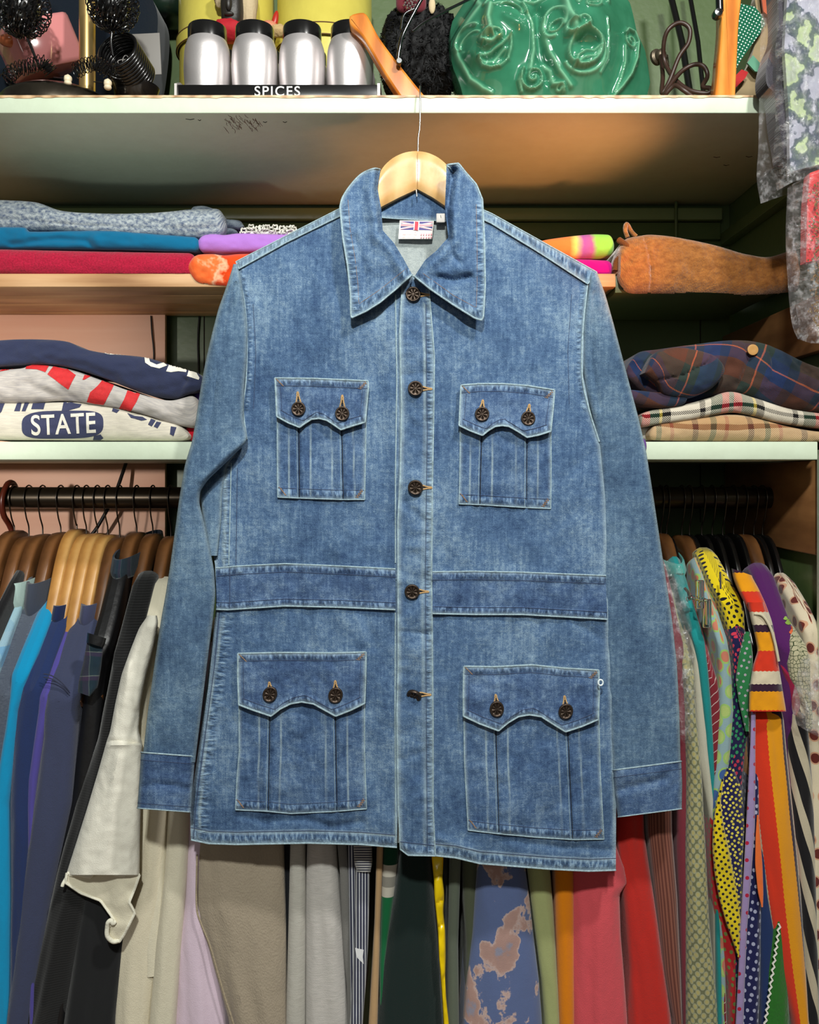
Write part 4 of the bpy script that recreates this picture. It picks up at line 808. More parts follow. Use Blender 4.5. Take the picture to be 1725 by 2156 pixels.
def jar(x, Y, label, grp):
    global proto
    loc = (X_(x, 1.46), Y, ZT+.005)
    if proto is None:
        r = thing('spice_jar', loc, label, 'jar', grp); R = 49*1.46/F
        zq = (Z_(87, 1.46)-ZT-.005)
        p = [(.0001, 0), (R*.78, 0), (R*.82, .003), (R*.88, .02), (R*.96, .045), (R, .070), (R*.985, .089), (R*.95, .104), (R*.85, zq-.002), (R*.83, zq)]
        M().lathe(cr(p, 50), loc, ALU, 48).build('body', r)
        hh = Z_(58, 1.46)-ZT-.005; M().lathe([(R*.79, zq-.001), (R*.83, zq), (R*.83, hh-.003), (R*.80, hh), (.0001, hh)], loc, BKP, 40).build('lid', r); proto = r; return
    r = proto.copy(); COL.objects.link(r); r.location = loc; r['label'] = label
    for ch in list(proto.children): c = ch.copy(); COL.objects.link(c); c.parent = r
    return r
g = 'brushed aluminium spice jars with black lids'
for x, l in [(436, 'front spice jar at the left end of the rack'), (536, 'front spice jar second from the left end of the rack'), (636, 'front spice jar third from the left end of the rack'), (737, 'front spice jar at the right end, behind the orange hanger')]: jar(x, 1.463, 'brushed aluminium '+l+(', black lid' if len(l) < 48 else ''), g)
for x, l in [(436, 'leftmost spice jar of the back row, half hidden behind the front jars'), (536, 'second spice jar of the back row, half hidden behind the front jars'), (636, 'third spice jar of the back row, half hidden behind the front jars'), (737, 'rightmost spice jar of the back row behind the orange hanger')]: jar(x, 1.555, l, g)
# yellow canisters
YEL = paint('yellow_enamel', (214, 200, 92), .3, .2, 12); RUST = plain('rust_line', S((96, 66, 30)), .8)
for x, l in [(478, 'yellow enamel storage tin with rusty rim behind the left spice jars'), (684, 'yellow enamel storage tin with rusty rim behind the right spice jars')]:
    Yc = 1.745; loc = (X_(x, Yc), Yc, ZT); c = thing('storage_tin', loc, l, 'tin', None); R = .0935; zr = Z_(52, 1.66)-ZT
    M().lathe([(.0001, 0), (R*.97, 0), (R*.97, zr-.006), (R, zr-.004)], loc, YEL, 64).build('body', c)
    M().lathe([(R*1.0, zr-.022), (R*1.035, zr-.022), (R*1.035, zr-.002), (R*.99, zr+.004), (R*.985, zr+.12), (R*.93, zr+.128), (.0001, zr+.13)], loc, YEL, 64).build('lid', c)
    mb = M(); mb.tube([(loc[0]+R*1.022*math.cos(a), loc[1]+R*1.022*math.sin(a), loc[2]+zr) for a in np.linspace(0, 2*PI, 80)[:-1]], .0016, RUST, 6, closed=True); mb.build('rim', c)
    mb = M(); mb.tube([(loc[0]+R*1.03*math.cos(a), loc[1]+R*1.03*math.sin(a), loc[2]+zr-.022) for a in np.linspace(0, 2*PI, 80)[:-1]], .0013, RUST, 6, closed=True); mb.build('rim', c)
# carved figure between the tins
fg = thing('carved_figure', P(500, 150, 1.63), 'small dark wooden carved head figure in a red cloth behind the spice jars', 'figurine')
DW = plain('dark_carved_wood', S((40, 36, 32)), .45, bump=.3, bs=120); CR_ = plain('cream_cloth', S((196, 176, 140)), .85, bump=.4, bs=300)
def blob(mb, c, r, m, n=28, e=(1, 1, 1), noise=0, ns=20, seed=0, R=None):
    th = np.linspace(.001, PI-.001, n); ph = np.linspace(0, 2*PI, n*2, endpoint=False); T_, P_ = np.meshgrid(th, ph, indexing='ij')
    d = np.stack([np.sin(T_)*np.cos(P_), np.sin(T_)*np.sin(P_), np.cos(T_)], -1); d2 = np.sign(d)*np.abs(d)**np.array(e)
    k = 1+noise*(fbm(d[..., 0]*ns*.1+seed, d[..., 2]*ns*.1+d[..., 1]*2+seed, 3)) if noise else np.ones(T_.shape)
    V = d2*np.array(r)*k[..., None]
    if R is not None: V = V@np.array(R.to_3x3()).T
    mb.grid(V+np.array(c), m, np.stack([P_*r[0], T_*r[2]], -1), closeu=True)
mb = M(); hc = P(489, 15, 1.62); blob(mb, hc, (.021, .02, .045), DW, 30, (.75, 1, .9)); 
blob(mb, (hc[0]-.002, hc[1]-.021, hc[2]-.004), (.006, .008, .014), DW, 14); blob(mb, (hc[0]-.002, hc[1]-.019, hc[2]-.022), (.009, .005, .004), DW, 12); mb.build('head', fg)
mb = M(); EYE = plain('painted_eye_white', S((220, 214, 204)), .6)
for dx in (-.009, .007): blob(mb, (hc[0]+dx, hc[1]-.0195, hc[2]+.010), (.005, .0022, .003), EYE, 12)
mb.build('eyes', fg)
mb = M(); blob(mb, P(524, 5, 1.635), (.017, .02, .05), CR_, 24, (1, 1, 1), .2); blob(mb, P(466, -4, 1.63), (.014, .016, .018), CR_, 18, (1, 1, 1), .3); mb.build('headdress', fg)
mb = M(); blob(mb, P(484, 66, 1.62), (.030, .024, .020), plain('red_cloth', S((176, 18, 34)), .8, bump=.4, bs=200), 24, (.9, 1, .9), .2); mb.build('scarf', fg)
sk = thing('doll_figure', P(570, 110, 1.66), 'small pink and tan doll with a red cap lying between the yellow tins', 'figurine')
mb = M(); blob(mb, P(566, 60, 1.64), (.018, .014, .014), plain('pink_clay', S((206, 130, 100)), .5), 18); mb.build('body', sk)
mb = M(); blob(mb, P(588, 66, 1.63), (.017, .013, .011), plain('straw', S((190, 160, 110)), .9, bump=.6, bs=300), 18, noise=.3); mb.build('basket', sk)
mb = M(); blob(mb, P(579, 45, 1.64), (.006, .006, .020), plain('red_lacquer', S((176, 40, 26)), .35), 14, R=Matrix.Rotation(.2, 3, 'Y')); mb.build('cap', sk)
# trouser hangers: orange varnished bar with metal arm
VAR = wood('orange_varnished_wood', (178, 100, 36), (204, 122, 44), (222, 146, 66), (30, 30, 6), .18)
CHR = plain('chromed_steel', S((96, 96, 98)), .22, 1.0)
def bar_prism(mb, pts, Y0, Y1, m, b=3.0):
    """outline at depth Y0 with bevel, going back to Y1"""
    p = cr(pts, 80, True); c = p.mean(0); n = len(p)
    nr = np.stack([np.gradient(p[:, 1]), -np.gradient(p[:, 0])], 1); nr /= np.linalg.norm(nr, axis=1)[:, None]+1e-9
    if ((p-c)*nr).sum() < 0: nr = -nr
    rings = []
    for off, Y in [(-b, Y0), (-b*.3, Y0+.0008), (0, Y0+.0028), (0, Y1-.0028), (-b, Y1)]:
        q = p+nr*off; s = Y0/Y*0+1; w = PA(q[:, 0], q[:, 1], Y0*np.ones(n)); w[:, 1] = Y; rings.append(w)
    V = np.array(rings); mb.grid(V, m, closeu=True); nn = len(V)*0
    mb.add(np.vstack([V[0]]), [list(range(n))[::-1]], m); mb.add(V[-1], [list(range(n))], m)
h1 = thing('clamp_hanger', P(830, 205, 1.40), 'orange varnished wooden clamp hanger leaning over the spice jars', 'hanger')
mb = M(); bar_prism(mb, [(735, 40), (740, 30), (764, 25), (775, 34), (800, 80), (845, 140), (900, 208), (925, 240), (870, 240), (842, 204), (800, 140), (765, 80), (740, 55)], 1.405, 1.435, VAR, 5); mb.build('wooden_bar', h1)
mb = M(); mb.tube(cr([P(900, -20, 1.40), P(880, 12, 1.40), P(850, 70, 1.397), P(842, 100, 1.393), P(838, 135, 1.395)], 40), .0028, CHR, 10)
mb.tube(cr([P(845, 62, 1.402), P(852, 30, 1.405), P(880, 12, 1.41), P(895, -30, 1.41)], 30), .0018, CHR, 8); mb.tube(cr([P(868, 66, 1.41), P(900, 42, 1.42), P(985, 0, 1.45), P(1020, -20, 1.47)], 30), .0024, CHR, 8)
mb.build('clamp_wire', h1); mb = M(); mb.lathe([(.0001, .008), (.004, .008), (.0052, .006), (.0052, 0), (.0035, -.006)], P(841, 132, 1.397), CHR, 20, 'y'); mb.build('bolt', h1)
h2 = thing('clamp_hanger', P(1535, 195, 1.42), 'orange varnished wooden hanger standing upright right of the brown cord', 'hanger')
mb = M(); bar_prism(mb, [(1524, -40), (1562, -40), (1556, 60), (1550, 190), (1546, 230), (1508, 230), (1512, 150), (1520, 60)], 1.41, 1.44, VAR, 4); mb.build('wooden_bar', h2)
mb = M(); mb.tube([P(1512, -40, 1.405), P(1515, -5, 1.403), P(1516, 24, 1.402)], .006, CHR, 10); mb.lathe([(.0001, .010), (.006, .009), (.0075, .004), (.0075, -.004), (.005, -.008)], P(1510, 31, 1.405), CHR, 20, 'y'); mb.build('bolt', h2)
# black fur hat with brooch
FUR = plain('black_fur', S((10, 10, 12)), .7, bump=.8, bs=160, spec=.3)
fh = thing('fur_hat', P(880, 225, 1.55), 'black curly fur hat with a sparkling brooch beside the green vase', 'hat')
mb = M(); fc = np.array(P(885, 120, 1.58)); blob(mb, fc, (.068, .062, .088), FUR, 70, (.9, .9, .85), .25, 60)
V = []; Fs = []
for k in range(2600):
    d = rng.normal(size=3); d /= np.linalg.norm(d)
    if d[1] > .5: continue
    p = fc+np.sign(d)*np.abs(d)**.88*np.array([.069, .063, .089]); t = rng.normal(size=3); t -= d*(t@d); t /= np.linalg.norm(t); L = .011; w = .0011; s2 = np.cross(d, t)
    n0 = len(V); V += [p+s2*w, p-s2*w, p+d*L*.45+t*L*.35+s2*w*.7, p+d*L*.45+t*L*.35-s2*w*.7, p+d*L*.55+t*L*1.0]; Fs += [[n0, n0+1, n0+3, n0+2], [n0+2, n0+3, n0+4]]
mb.add(V, Fs, FUR); mb.build('fur', fh)
mb = M(); GEM = plain('rhinestone', S((226, 214, 216)), .08, .9); bc = np.array(P(868, 6, 1.505))
for k in range(26):
    a = k*2.4; r = .0028*math.sqrt(k); mb.lathe([(.0001, .0035), (.0012, .003), (.0022, .0012), (.0022, 0)], bc+np.array([r*math.cos(a), -.001*math.sin(k), r*math.sin(a)]), GEM, 6, 'y')
mb.build('brooch', fh); mb = M(); blob(mb, P(866, 6, 1.52), (.026, .010, .018), fab('maroon_ribbon', (110, 40, 50)), 20, (.6, 1, .6)); mb.build('ribbon', fh)
mb = M(); blob(mb, P(910, 12, 1.52), (.006, .005, .014), CR_, 14); mb.build('tassel', fh)
# green two-faced mask vase
GL = None
m, nt, b = newmat('green_glaze'); n = NT(nt); tc = n.n('TexCoord').outputs['Object']
wa = n.n('Attribute', attribute_name='wear').outputs['Fac']
c = n.mix(n.ramp(n.noise(tc, 22, 3), [(.35, (0, 0, 0)), (.7, (1, 1, 1))]), S((42, 106, 78)), S((56, 124, 94)))
n.set(b.inputs['Base Color'], n.mix(n.math('MULTIPLY', wa, .85, clamp=True), c, S((124, 182, 146)))); b.inputs['Roughness'].default_value = .16; b.inputs['Coat Weight'].default_value = .6
GLZ = m
vz = thing('mask_vase', P(1170, 220, 1.50), 'glossy green ceramic vase with a laughing and a crying mask face', 'vase')
YV = 1.475
out_t = [(945, 60), (955, 10), (985, -30), (1040, -60), (1120, -70), (1180, -60), (1240, -85), (1300, -70), (1335, -30), (1350, 40), (1372, 66), (1392, 95)]
out_b = [(948, 85), (957, 130), (972, 180), (984, 245), (1050, 262), (1130, 262), (1200, 262), (1300, 262), (1372, 245), (1384, 180), (1396, 130), (1397, 110)]
def spiral(cx, cy, r0, r1, turns, a0=0, n=26, d=1):
    t = np.linspace(0, 1, n); r = r0+(r1-r0)*t; a = a0+d*2*PI*turns*t; return list(zip(cx+r*np.cos(a), cy+r*np.sin(a)))
ell = lambda cx, cy, rx, ry, a0=0, a1=2*PI, rot=0, n=26: [(cx+rx*math.cos(t)*math.cos(rot)-ry*math.sin(t)*math.sin(rot), cy+rx*math.cos(t)*math.sin(rot)+ry*math.sin(t)*math.cos(rot)) for t in np.linspace(a0, a1, n)]
RID = [ # ridge strokes: polyline, width, height
 # laughing face
 (ell(1060, 38, 44, 26, PI*1.02, PI*1.98, .25), 4.5, .0065), (ell(1064, 42, 30, 16, PI*1.05, PI*1.95, .3), 3, .004), (ell(1070, 38, 22, 9, PI*1.05, PI*1.95, .3), 2.6, .004),
 (ell(985, 85, 26, 30, PI*.95, PI*1.8, -.3), 4.5, .006), (ell(989, 92, 20, 16, PI*1.0, PI*1.9, -.3), 3, .004),
 ([(1028, 30), (1022, 60), (1026, 84), (1018, 98)], 8, .011), (ell(1021, 104, 13, 10, PI*.7, PI*1.9), 4, .007), (ell(1040, 98, 11, 10, PI*1.0, PI*2.4), 4, .007), ([(1013, 110), (1030, 112), (1048, 103)], 5, .008),
 ([(1006, 132), (1030, 128), (1052, 116), (1070, 98)], 3.2, .006), ([(1006, 134), (1014, 148), (1030, 157), (1050, 154), (1066, 140), (1072, 118), (1070, 98)], 4, .008), ([(1012, 140), (1036, 142), (1060, 122)], 3, .003),
 ([(958, 88), (968, 120), (990, 165), (1016, 190), (1034, 200)], 5, .006), ([(1096, 30), (1116, 70), (1120, 120), (1112, 160)], 5, .006), 
 # crying face
 (ell(1240, 18, 36, 22, PI*.95, PI*2.1, -.2), 4.5, .006), ([(1204, 36), (1206, 40), (1214, 30)], 3, .004), (ell(1240, 34, 20, 10, 0, 2*PI, -.55), 2.6, .005), ([(1228, 40), (1240, 32), (1252, 28)], 2.2, .004),
 (ell(1158, 72, 22, 30, PI*.4, PI*2.1, .2), 4, .005), (ell(1161, 82, 14, 10, 0, 2*PI, -.6), 2.6, .005), ([(1180, 30), (1186, 60), (1192, 80), (1196, 96)], 8, .010),
 (ell(1192, 97, 12, 12, PI*.4, PI*1.7), 4, .007), (ell(1216, 86, 12, 11, PI*1.0, PI*2.3), 4, .007), ([(1184, 106), (1200, 108), (1222, 92)], 5, .007),
 (ell(1222, 130, 37, 30, 0, 2*PI, -.6, 40), 4.5, .009), (ell(1222, 134, 45, 40, -.3, PI*1.0, -.5, 30), 3.5, .004), ([(1200, 164), (1206, 146), (1222, 134), (1240, 132), (1250, 124)], 3.4, .006), ([(1206, 158), (1222, 148), (1246, 142), (1254, 124)], 3, .004),
 ([(1140, 60), (1138, 90), (1150, 130), (1172, 168), (1196, 196)], 5, .006), ([(1270, 60), (1274, 100), (1272, 140), (1258, 168)], 3, .004), ([(1186, 26), (1200, 0), (1220, -20)], 5, .005),
 # curls and scroll handle
 (spiral(1120, 176, 3, 27, 1.6, 0), 3.6, .008), ([(1096, 200), (1090, 180), (1098, 160)], 4, .006), ([(1140, 150), (1152, 164), (1160, 190), (1178, 192), (1182, 204)], 5, .007), (spiral(1174, 200, 2, 9, 1, 0), 3, .004),
 (spiral(1334, 78, 2, 16, 1.3, PI*.5), 3.2, .006), ([(1318, 70), (1326, 58), (1344, 56), (1355, 72), (1350, 110), (1334, 150), (1312, 182), (1296, 200), (1290, 210)], 4.5, .010), ([(1318, 96), (1318, 130), (1308, 165), (1296, 192)], 3.5, .005),
 (spiral(1114, -4, 2, 18, 1.5, PI), 3.6, .006), ([(1100, 18), (1120, 22), (1150, 10)], 4, .005), ([(1000, -8), (1010, 20), (975, 55)], 6, .003)]
DIP = [(([(1026, 136), (1052, 136)]), 12, .010), ([(1214, 120), (1232, 122)], 18, .016), ([(1240, 33), (1241, 34)], 8, .004), ([(1160, 80), (1161, 82)], 8, .005), ([(1128, 40), (1134, 120), (1150, 175)], 11, .014), ([(1300, 100), (1290, 190)], 16, .004), ([(1010, 60), (1008, 80)], 9, .003), ([(1060, 60), (1085, 76)], 10, -.008), ([(985, 118), (995, 125)], 13, -.007)]
G = coons(out_t, out_b, [(946, 72)], [(1396, 102)], 300, 220); x, y = G[..., 0], G[..., 1]
Y = YV+.075*np.clip(np.abs((x-1165)/235.), 0, 1.2)**3+.02*np.clip((60-y)/150., 0, 1)**2
Y = Y-.050*np.exp(-(((x-1030)/75.)**2+((y-80)/110.)**2))-.058*np.exp(-(((x-1215)/85.)**2+((y-80)/125.)**2))
we = 0*x
for cx_, cy_, rx_, ry_, a_ in [(1090, 74, 24, 26, .016), (998, 112, 20, 26, .014), (1030, 170, 30, 26, .010), (1226, 132, 52, 50, .012), (1120, 176, 34, 34, .012), (1196, 84, 18, 20, .010), (1022, 92, 16, 22, .010), (1320, 130, 34, 80, .010), (1252, 60, 40, 22, .006)]:
    Y = Y-.6*a_*np.exp(-(((x-cx_)/rx_)**2+((y-cy_)/ry_)**2))
for p, w, a in RID:
    d = dist(x, y, p); q = 1.05*np.exp(-(d/(w*.95))**2)+.18*np.exp(-(d/(w*2.4))**2); Y = Y-a*q; we = np.maximum(we, .85*np.exp(-(d/(w*.7))**2))
for p, w, a in DIP: Y = Y+a*np.exp(-(dist(x, y, p)/w)**2)
e = np.minimum(np.minimum(np.linspace(0, 1, 220)[:, None], 1-np.linspace(0, 1, 220)[:, None])*330, np.minimum(np.linspace(0, 1, 300)[None], 1-np.linspace(0, 1, 300)[None])*450)
Y = Y+.035*np.clip(1-e/22., 0, 1)**2
mb = M(); A = PA(x, y, YV*np.ones(x.shape)); A[..., 1] = Y; A[..., 2] = np.maximum(A[..., 2], ZT)
mb.grid(A, GLZ, None, {'wear': we})
bx = border(A); cen = np.array([A[..., 0].mean(), 1.62, 0]); k = len(bx); rings = []
for t in np.linspace(0, 1, 10):
    r = bx.copy(); s = math.cos(t*PI/2*.98); r[:, 0] = cen[0]+(bx[:, 0]-cen[0])*(.55+.45*s); r[:, 1] = bx[:, 1]+(1.70-bx[:, 1])*math.sin(t*PI/2); zc_ = ZT+.14; r[:, 2] = np.maximum(zc_+(bx[:, 2]-zc_)*(.75+.25*s), ZT); rings.append(r)
mb.grid(np.array(rings), GLZ, closeu=True); mb.add(rings[-1], [list(range(k))[::-1]], GLZ); mb.build('body', vz)
PEW = plain('tarnished_brass_fitting', S((92, 82, 68)), .45, .7, bump=.3, bs=100)
mb = M(); cx = np.array(P(1388, 118, 1.58)); mb.lathe([(.0001, .012), (.006, .012), (.010, .008), (.010, 0), (.014, -.003), (.014, -.008)], cx, PEW, 24, 'y', Matrix.Rotation(.5, 3, 'Z')); mb.tube([cx, cx+np.array([.010, -.006, -.004]), cx+np.array([.012, -.006, -.022])], .005, PEW, 10); mb.build('lamp_fitting', vz)
CORD = plain('brown_lamp_cord', S((52, 32, 24)), .45)
cable('lamp_cord', [(1392, 118, 1.565), (1396, 160, 1.53), (1394, 196, 1.50), (1410, 170, 1.50), (1430, 120, 1.50), (1450, 90, 1.50), (1452, 60, 1.50), (1432, 48, 1.50), (1408, 62, 1.50), (1398, 92, 1.51), (1400, 130, 1.52), (1420, 165, 1.50), (1452, 190, 1.48), (1490, 196, 1.47), (1496, 186, 1.47), (1480, 182, 1.48),
   (1490, 160, 1.49), (1482, 140, 1.49), (1462, 136, 1.49), (1436, 150, 1.49), (1412, 178, 1.48), (1400, 200, 1.47), (1420, 180, 1.46), (1440, 190, 1.45), (1460, 205, 1.45)], .0038, 'brown lamp cord looped in coils right of the green mask vase', CORD, 220)
for (x0, y0, x1, y1, Yq, r, l) in [(1400, -60, 1472, 235, 1.62, .0062, 'thick black metal rod leaning left of the two against the green wall'), (1444, -60, 1496, 235, 1.66, .0045, 'thin black metal rod leaning right of the two against the green wall')]:
    mb = M().tube([P(x0, y0, Yq+.1), P((x0+x1)/2, (y0+y1)/2, Yq+.05), (P(x1, y1, Yq)[0], Yq, ZT+.001)], r, BKP, 12); tag(mb.build('metal_rod'), l, 'rod')
# dark cloth, brass stand and wire balls, pink vase, black spring pot
DN = fab('dark_navy_cloth', (18, 28, 40), 900, .3)
mb = M(); p = [(-80, 205), (-80, -60), (100, -70), (285, -60), (312, -10), (312, 30), (300, 120), (278, 210)]
q = np.array(p, float); G = coons([(-90, -60), (285, -60)], [(-90, 260), (285, 260)], [(-90, 80)], [(310, -20), (314, 30), (304, 120), (288, 200)], 60, 50, 'R'); x, y = G[..., 0], G[..., 1]
Yd = 1.66+.02*fbm(x/90., y/300., 2)+.06*np.clip((x-230)/90., 0, 1)**2; A = PA(x, y, 1.66*np.ones(x.shape)); A[..., 1] = Yd; A[..., 2] = np.maximum(A[..., 2], ZT+.0005); mb.grid(A, DN, np.stack([x, y], -1)/1000.)
Bk = A.copy(); Bk[..., 1] = 1.80; mb.grid(Bk, DN, flip=True); bx = border(A); bk = border(Bk); mb.grid(np.array([bx, bk]), DN, closeu=True); tag(mb.build('cloth_bag'), 'large dark navy cloth bag behind the brass pole on the top shelf', 'bag')
BR = plain('polished_brass', S((226, 190, 124)), .3, .85)
bs_ = thing('brass_stand', (X_(184, 1.50), 1.50, ZT), 'round brass stand with a shiny pole at the left end of the top shelf', 'stand')
bX = X_(184, 1.50); M().lathe(cr([(.0135, -.002), (.0135, .1), (.0135, .3)], 20), (bX, 1.50, ZT+.02), BR, 32).build('pole', bs_)
M().lathe([(.0001, .050), (.02, .050), (.05, .046), (.075, .038), (.092, .028), (.0965, .022), (.0965, .0005), (.0001, .0005)], (X_(128, 1.485), 1.485, ZT), plain('worn_chrome_base', S((150, 136, 120)), .22, 1.0, bump=.1, bs=60, var=.5), 64).build('base', bs_)
WIR = plain('black_enamel_wire', S((14, 13, 14)), .25, 0, coat=.5)
def wireball(mb, c, R, loops=150, cr_=.0095, r=.0011):
    t = np.linspace(0, 1, loops*10); ph = 2*PI*t*9; th = .18+(PI-.36)*t; d = np.stack([np.sin(th)*np.cos(ph), np.sin(th)*np.sin(ph), np.cos(th)], -1)
    tg = np.gradient(d, axis=0); tg /= np.linalg.norm(tg, axis=1)[:, None]; s = np.cross(d, tg); a = 2*PI*loops*t
    p = c+d*R+cr_*(np.cos(a)[:, None]*d+np.sin(a)[:, None]*s); mb.tube(p, r, WIR, 5)
    blob(mb, c, (R*.86,)*3, WIR, 18)
def wirechain(mb, pts, loops, cr_=.011, r=.0008, seed=0):
    p = cr(np.array(pts), loops*12); t = np.linspace(0, 1, len(p)); a = 2*PI*loops*t; tg = np.gradient(p, axis=0); tg /= np.linalg.norm(tg, axis=1)[:, None]
    u = np.cross(tg, [0, 1., 0]); u /= np.linalg.norm(u, axis=1)[:, None]; v = np.cross(tg, u); k = cr_*(1+.4*np.sin(a*.37+seed))
    mb.tube(p+k[:, None]*(np.cos(a)[:, None]*u+np.sin(a)[:, None]*(v*.8+.5*tg)), r, WIR, 4)
for (bx_, by_, R, st, ch, l, tip) in [(46, 18, .036, [(58, 82), (66, 100), (78, 130)], [(14, 170), (30, 148), (60, 140), (90, 132), (108, 152)], 'black coiled wire poodle ball over the pink vase', (143, 167)),
                                 (238, 12, .032, [(236, 62), (234, 90), (238, 118)], [(158, 150), (180, 138), (205, 134), (228, 150), (244, 152), (240, 162)], 'black coiled wire poodle ball right of the brass pole', (227, 176))]:
    t_ = thing('wire_ornament', P(bx_, 190, 1.43), l, 'ornament'); c0 = np.array(P(bx_, by_, 1.43)); mb = M(); wireball(mb, c0, R); mb.build('wire_ball', t_)
    M().tube(cr([P(a, c, 1.43) for a, c in st], 12), .0022, WIR, 8).build('stem', t_)
    mb = M(); wirechain(mb, [P(a, c, 1.425) for a, c in ch], 46, .009, .0007, seed=bx_); mb.build('wire_curls', t_)
    mb = M(); c1 = P(tip[0], tip[1], 1.415); BON = plain('bone_bead', S((222, 206, 176)), .45); blob(mb, c1, (.0065, .006, .007), BON, 14, noise=.2); blob(mb, (c1[0], c1[1], c1[2]-.006), (.006, .006, .0045), BON, 12); 
    mb.tube([P(tip[0]-30, tip[1]-4, 1.42), P(tip[0]-12, tip[1]-2, 1.42), P(tip[0], tip[1]-4, 1.418)], .0009, WIR, 5); mb.build('bead_feet', t_)
PK = plain('pink_glaze', S((222, 142, 142)), .12, 0, coat=.6, var=.12, bs=15)
def block(mb, c, dx, dy, dz, m, R, b): mb.box(Vector(c)-Vector((dx, dy, dz)), Vector(c)+Vector((dx, dy, dz)), m, b, R)
pv = thing('pink_vase', P(80, 190, 1.56), 'glossy pink ceramic square vase tipped over behind the wire curls', 'vase')
mb = M(); Rm = (Matrix.Rotation(-.55, 3, 'Y')@Matrix.Rotation(.6, 3, 'Z')@Matrix.Rotation(.35, 3, 'X')); c = P(84, 102, 1.56)
block(mb, c, .056, .045, .042, PK, Rm, .009); mb.build('body', pv); mb = M(); block(mb, Vector(P(54, 78, 1.555)), .044, .040, .016, PK, Rm, .008); mb.build('shoulder', pv)
mb = M(); blob(mb, P(22, 86, 1.51), (.020, .016, .010), plain('amber_glaze', S((196, 106, 66)), .1, 0, coat=.6), 20); mb.build('mouth', pv)
sp = thing('spring_pot', P(262, 195, 1.50), 'black ribbed pot with a silver atom emblem right of the brass pole', 'pot')
mb = M(); Rq = Matrix.Rotation(-.22, 3, 'Z')@Matrix.Rotation(-.35, 3, 'X'); cc = Vector(P(248, 106, 1.45)); n_ = 60
for k in range(11):
    o_ = Rq@Vector((0, .006*k, 0)); mb.tube([tuple(cc+o_+Rq@Vector((.032*math.cos(a), 0, .034*math.sin(a)))) for a in np.linspace(0, 2*PI, n_, endpoint=False)], .0032, WIR, 8, closed=True)
mb.build('ribbed_wall', sp)
mb = M(); dsk = [tuple(cc+Rq@Vector((.030*math.cos(a), .03, .032*math.sin(a)))) for a in np.linspace(0, 2*PI, 40, endpoint=False)]; mb.add(dsk, [list(range(40))], BKP); mb.build('front_plate', sp)
mb = M()
for k in range(3):
    R3 = Matrix.Rotation(k*PI/3+.3, 3, 'Y'); mb.tube([tuple(cc+Rq@(R3@Vector((.016*math.cos(a), .026, .006*math.sin(a))))) for a in np.linspace(0, 2*PI, 36, endpoint=False)], .0007, SIL, 5, closed=True)
mb.build('atom_emblem', sp)
mb = M(); mb.lathe([(.0001, 0), (.022, 0), (.034, .012), (.040, .030), (.038, .030), (.030, .012), (.0001, .005)], P(285, 222, 1.51), BKP, 40); tag(mb.build('black_bowl'), 'shallow shiny black bowl under the grey card on the top shelf', 'bowl')
mb = M(); mb.box(Vector(P(276, 158, 1.56)), Vector((P(338, 70, 1.56)[0], 1.562, P(338, 70, 1.56)[2])), plain('grey_card', S((128, 124, 120)), .6), .0009, Matrix.Rotation(-.05, 3, 'Y')); tag(mb.build('grey_card'), 'plain grey card with rounded corners standing behind the ribbed black pot', 'card')
mb = M(); mb.lathe(cr([(.0001, 0), (.04, .0), (.055, .02), (.06, .07), (.05, .11), (.0001, .12)], 30), P(355, 45, 1.80), plain('green_black_pot', S((24, 40, 30)), .25), 36); tag(mb.build('dark_vessel'), 'dark green glossy vessel behind the left yellow tin', 'pot')
# patched cloth and perforated green thing at the right end
CG = fab('patchwork_beige', (150, 132, 100))
pc = thing('patchwork_bag', P(1610, 200, 1.50), 'patchwork cloth bag of green, beige, red and mint pieces by the grey garment', 'bag')
def flatp(name, pts, Y, th, m, par, bumpy=.004):
    mb = M(); V, Fc = poly(pts); bm = bmesh.new(); vs = [bm.verts.new((p[0], p[1], 0)) for p in pts]; bm.faces.new(vs); bmesh.ops.triangulate(bm, faces=bm.faces[:])
    for _ in range(4): bmesh.ops.subdivide_edges(bm, edges=[e for e in bm.edges if e.calc_length() > 9], cuts=1); bmesh.ops.triangulate(bm, faces=bm.faces[:])
    bm.verts.ensure_lookup_table(); px = np.array([v.co.x for v in bm.verts]); py = np.array([v.co.y for v in bm.verts]); fs = [[v.index for v in f.verts] for f in bm.faces]
    be = [[v.index for v in e.verts] for e in bm.edges if len(e.link_faces) == 1]; bm.free(); Y_ = Y+bumpy*fbm(px/30., py/30., 2); A = PA(px, py, Y_); n = len(A)
    mb.add(np.vstack([A, A+[0, th, 0]]), fs+[[i+n for i in f[::-1]] for f in fs]+[[a, b, b+n, a+n] for a, b in be], m, np.vstack([np.stack([px, -py], 1)]*2)/1000.); return mb.build(name, par)
flatp('beige_piece', [(1548, 195), (1580, 130), (1600, 60), (1590, 0), (1600, -40), (1690, -40), (1690, 215), (1548, 215)], 1.50, .02, CG, pc)
flatp('green_piece', [(1552, 10), (1562, 8), (1590, 14), (1606, 34), (1612, 50), (1600, 72), (1582, 96), (1562, 124), (1550, 145)], 1.485, .006, dotmat('perforated_green', (14, 92, 66), [(210, 226, 214)], .0068, .22, .5, .1), pc)
flatp('red_piece', [(1548, 160), (1562, 146), (1576, 152), (1570, 164), (1550, 184)], 1.482, .004, fab('red_felt', (176, 44, 46)), pc)
flatp('mint_piece', [(1574, 132), (1586, 116), (1604, 136), (1612, 154), (1590, 150)], 1.482, .004, fab('mint_felt', (96, 150, 124)), pc)
flatp('orange_piece', [(1602, -20), (1628, -20), (1630, 20), (1622, 36), (1608, 24)], 1.482, .004, fab('coral_felt', (180, 90, 62)), pc)
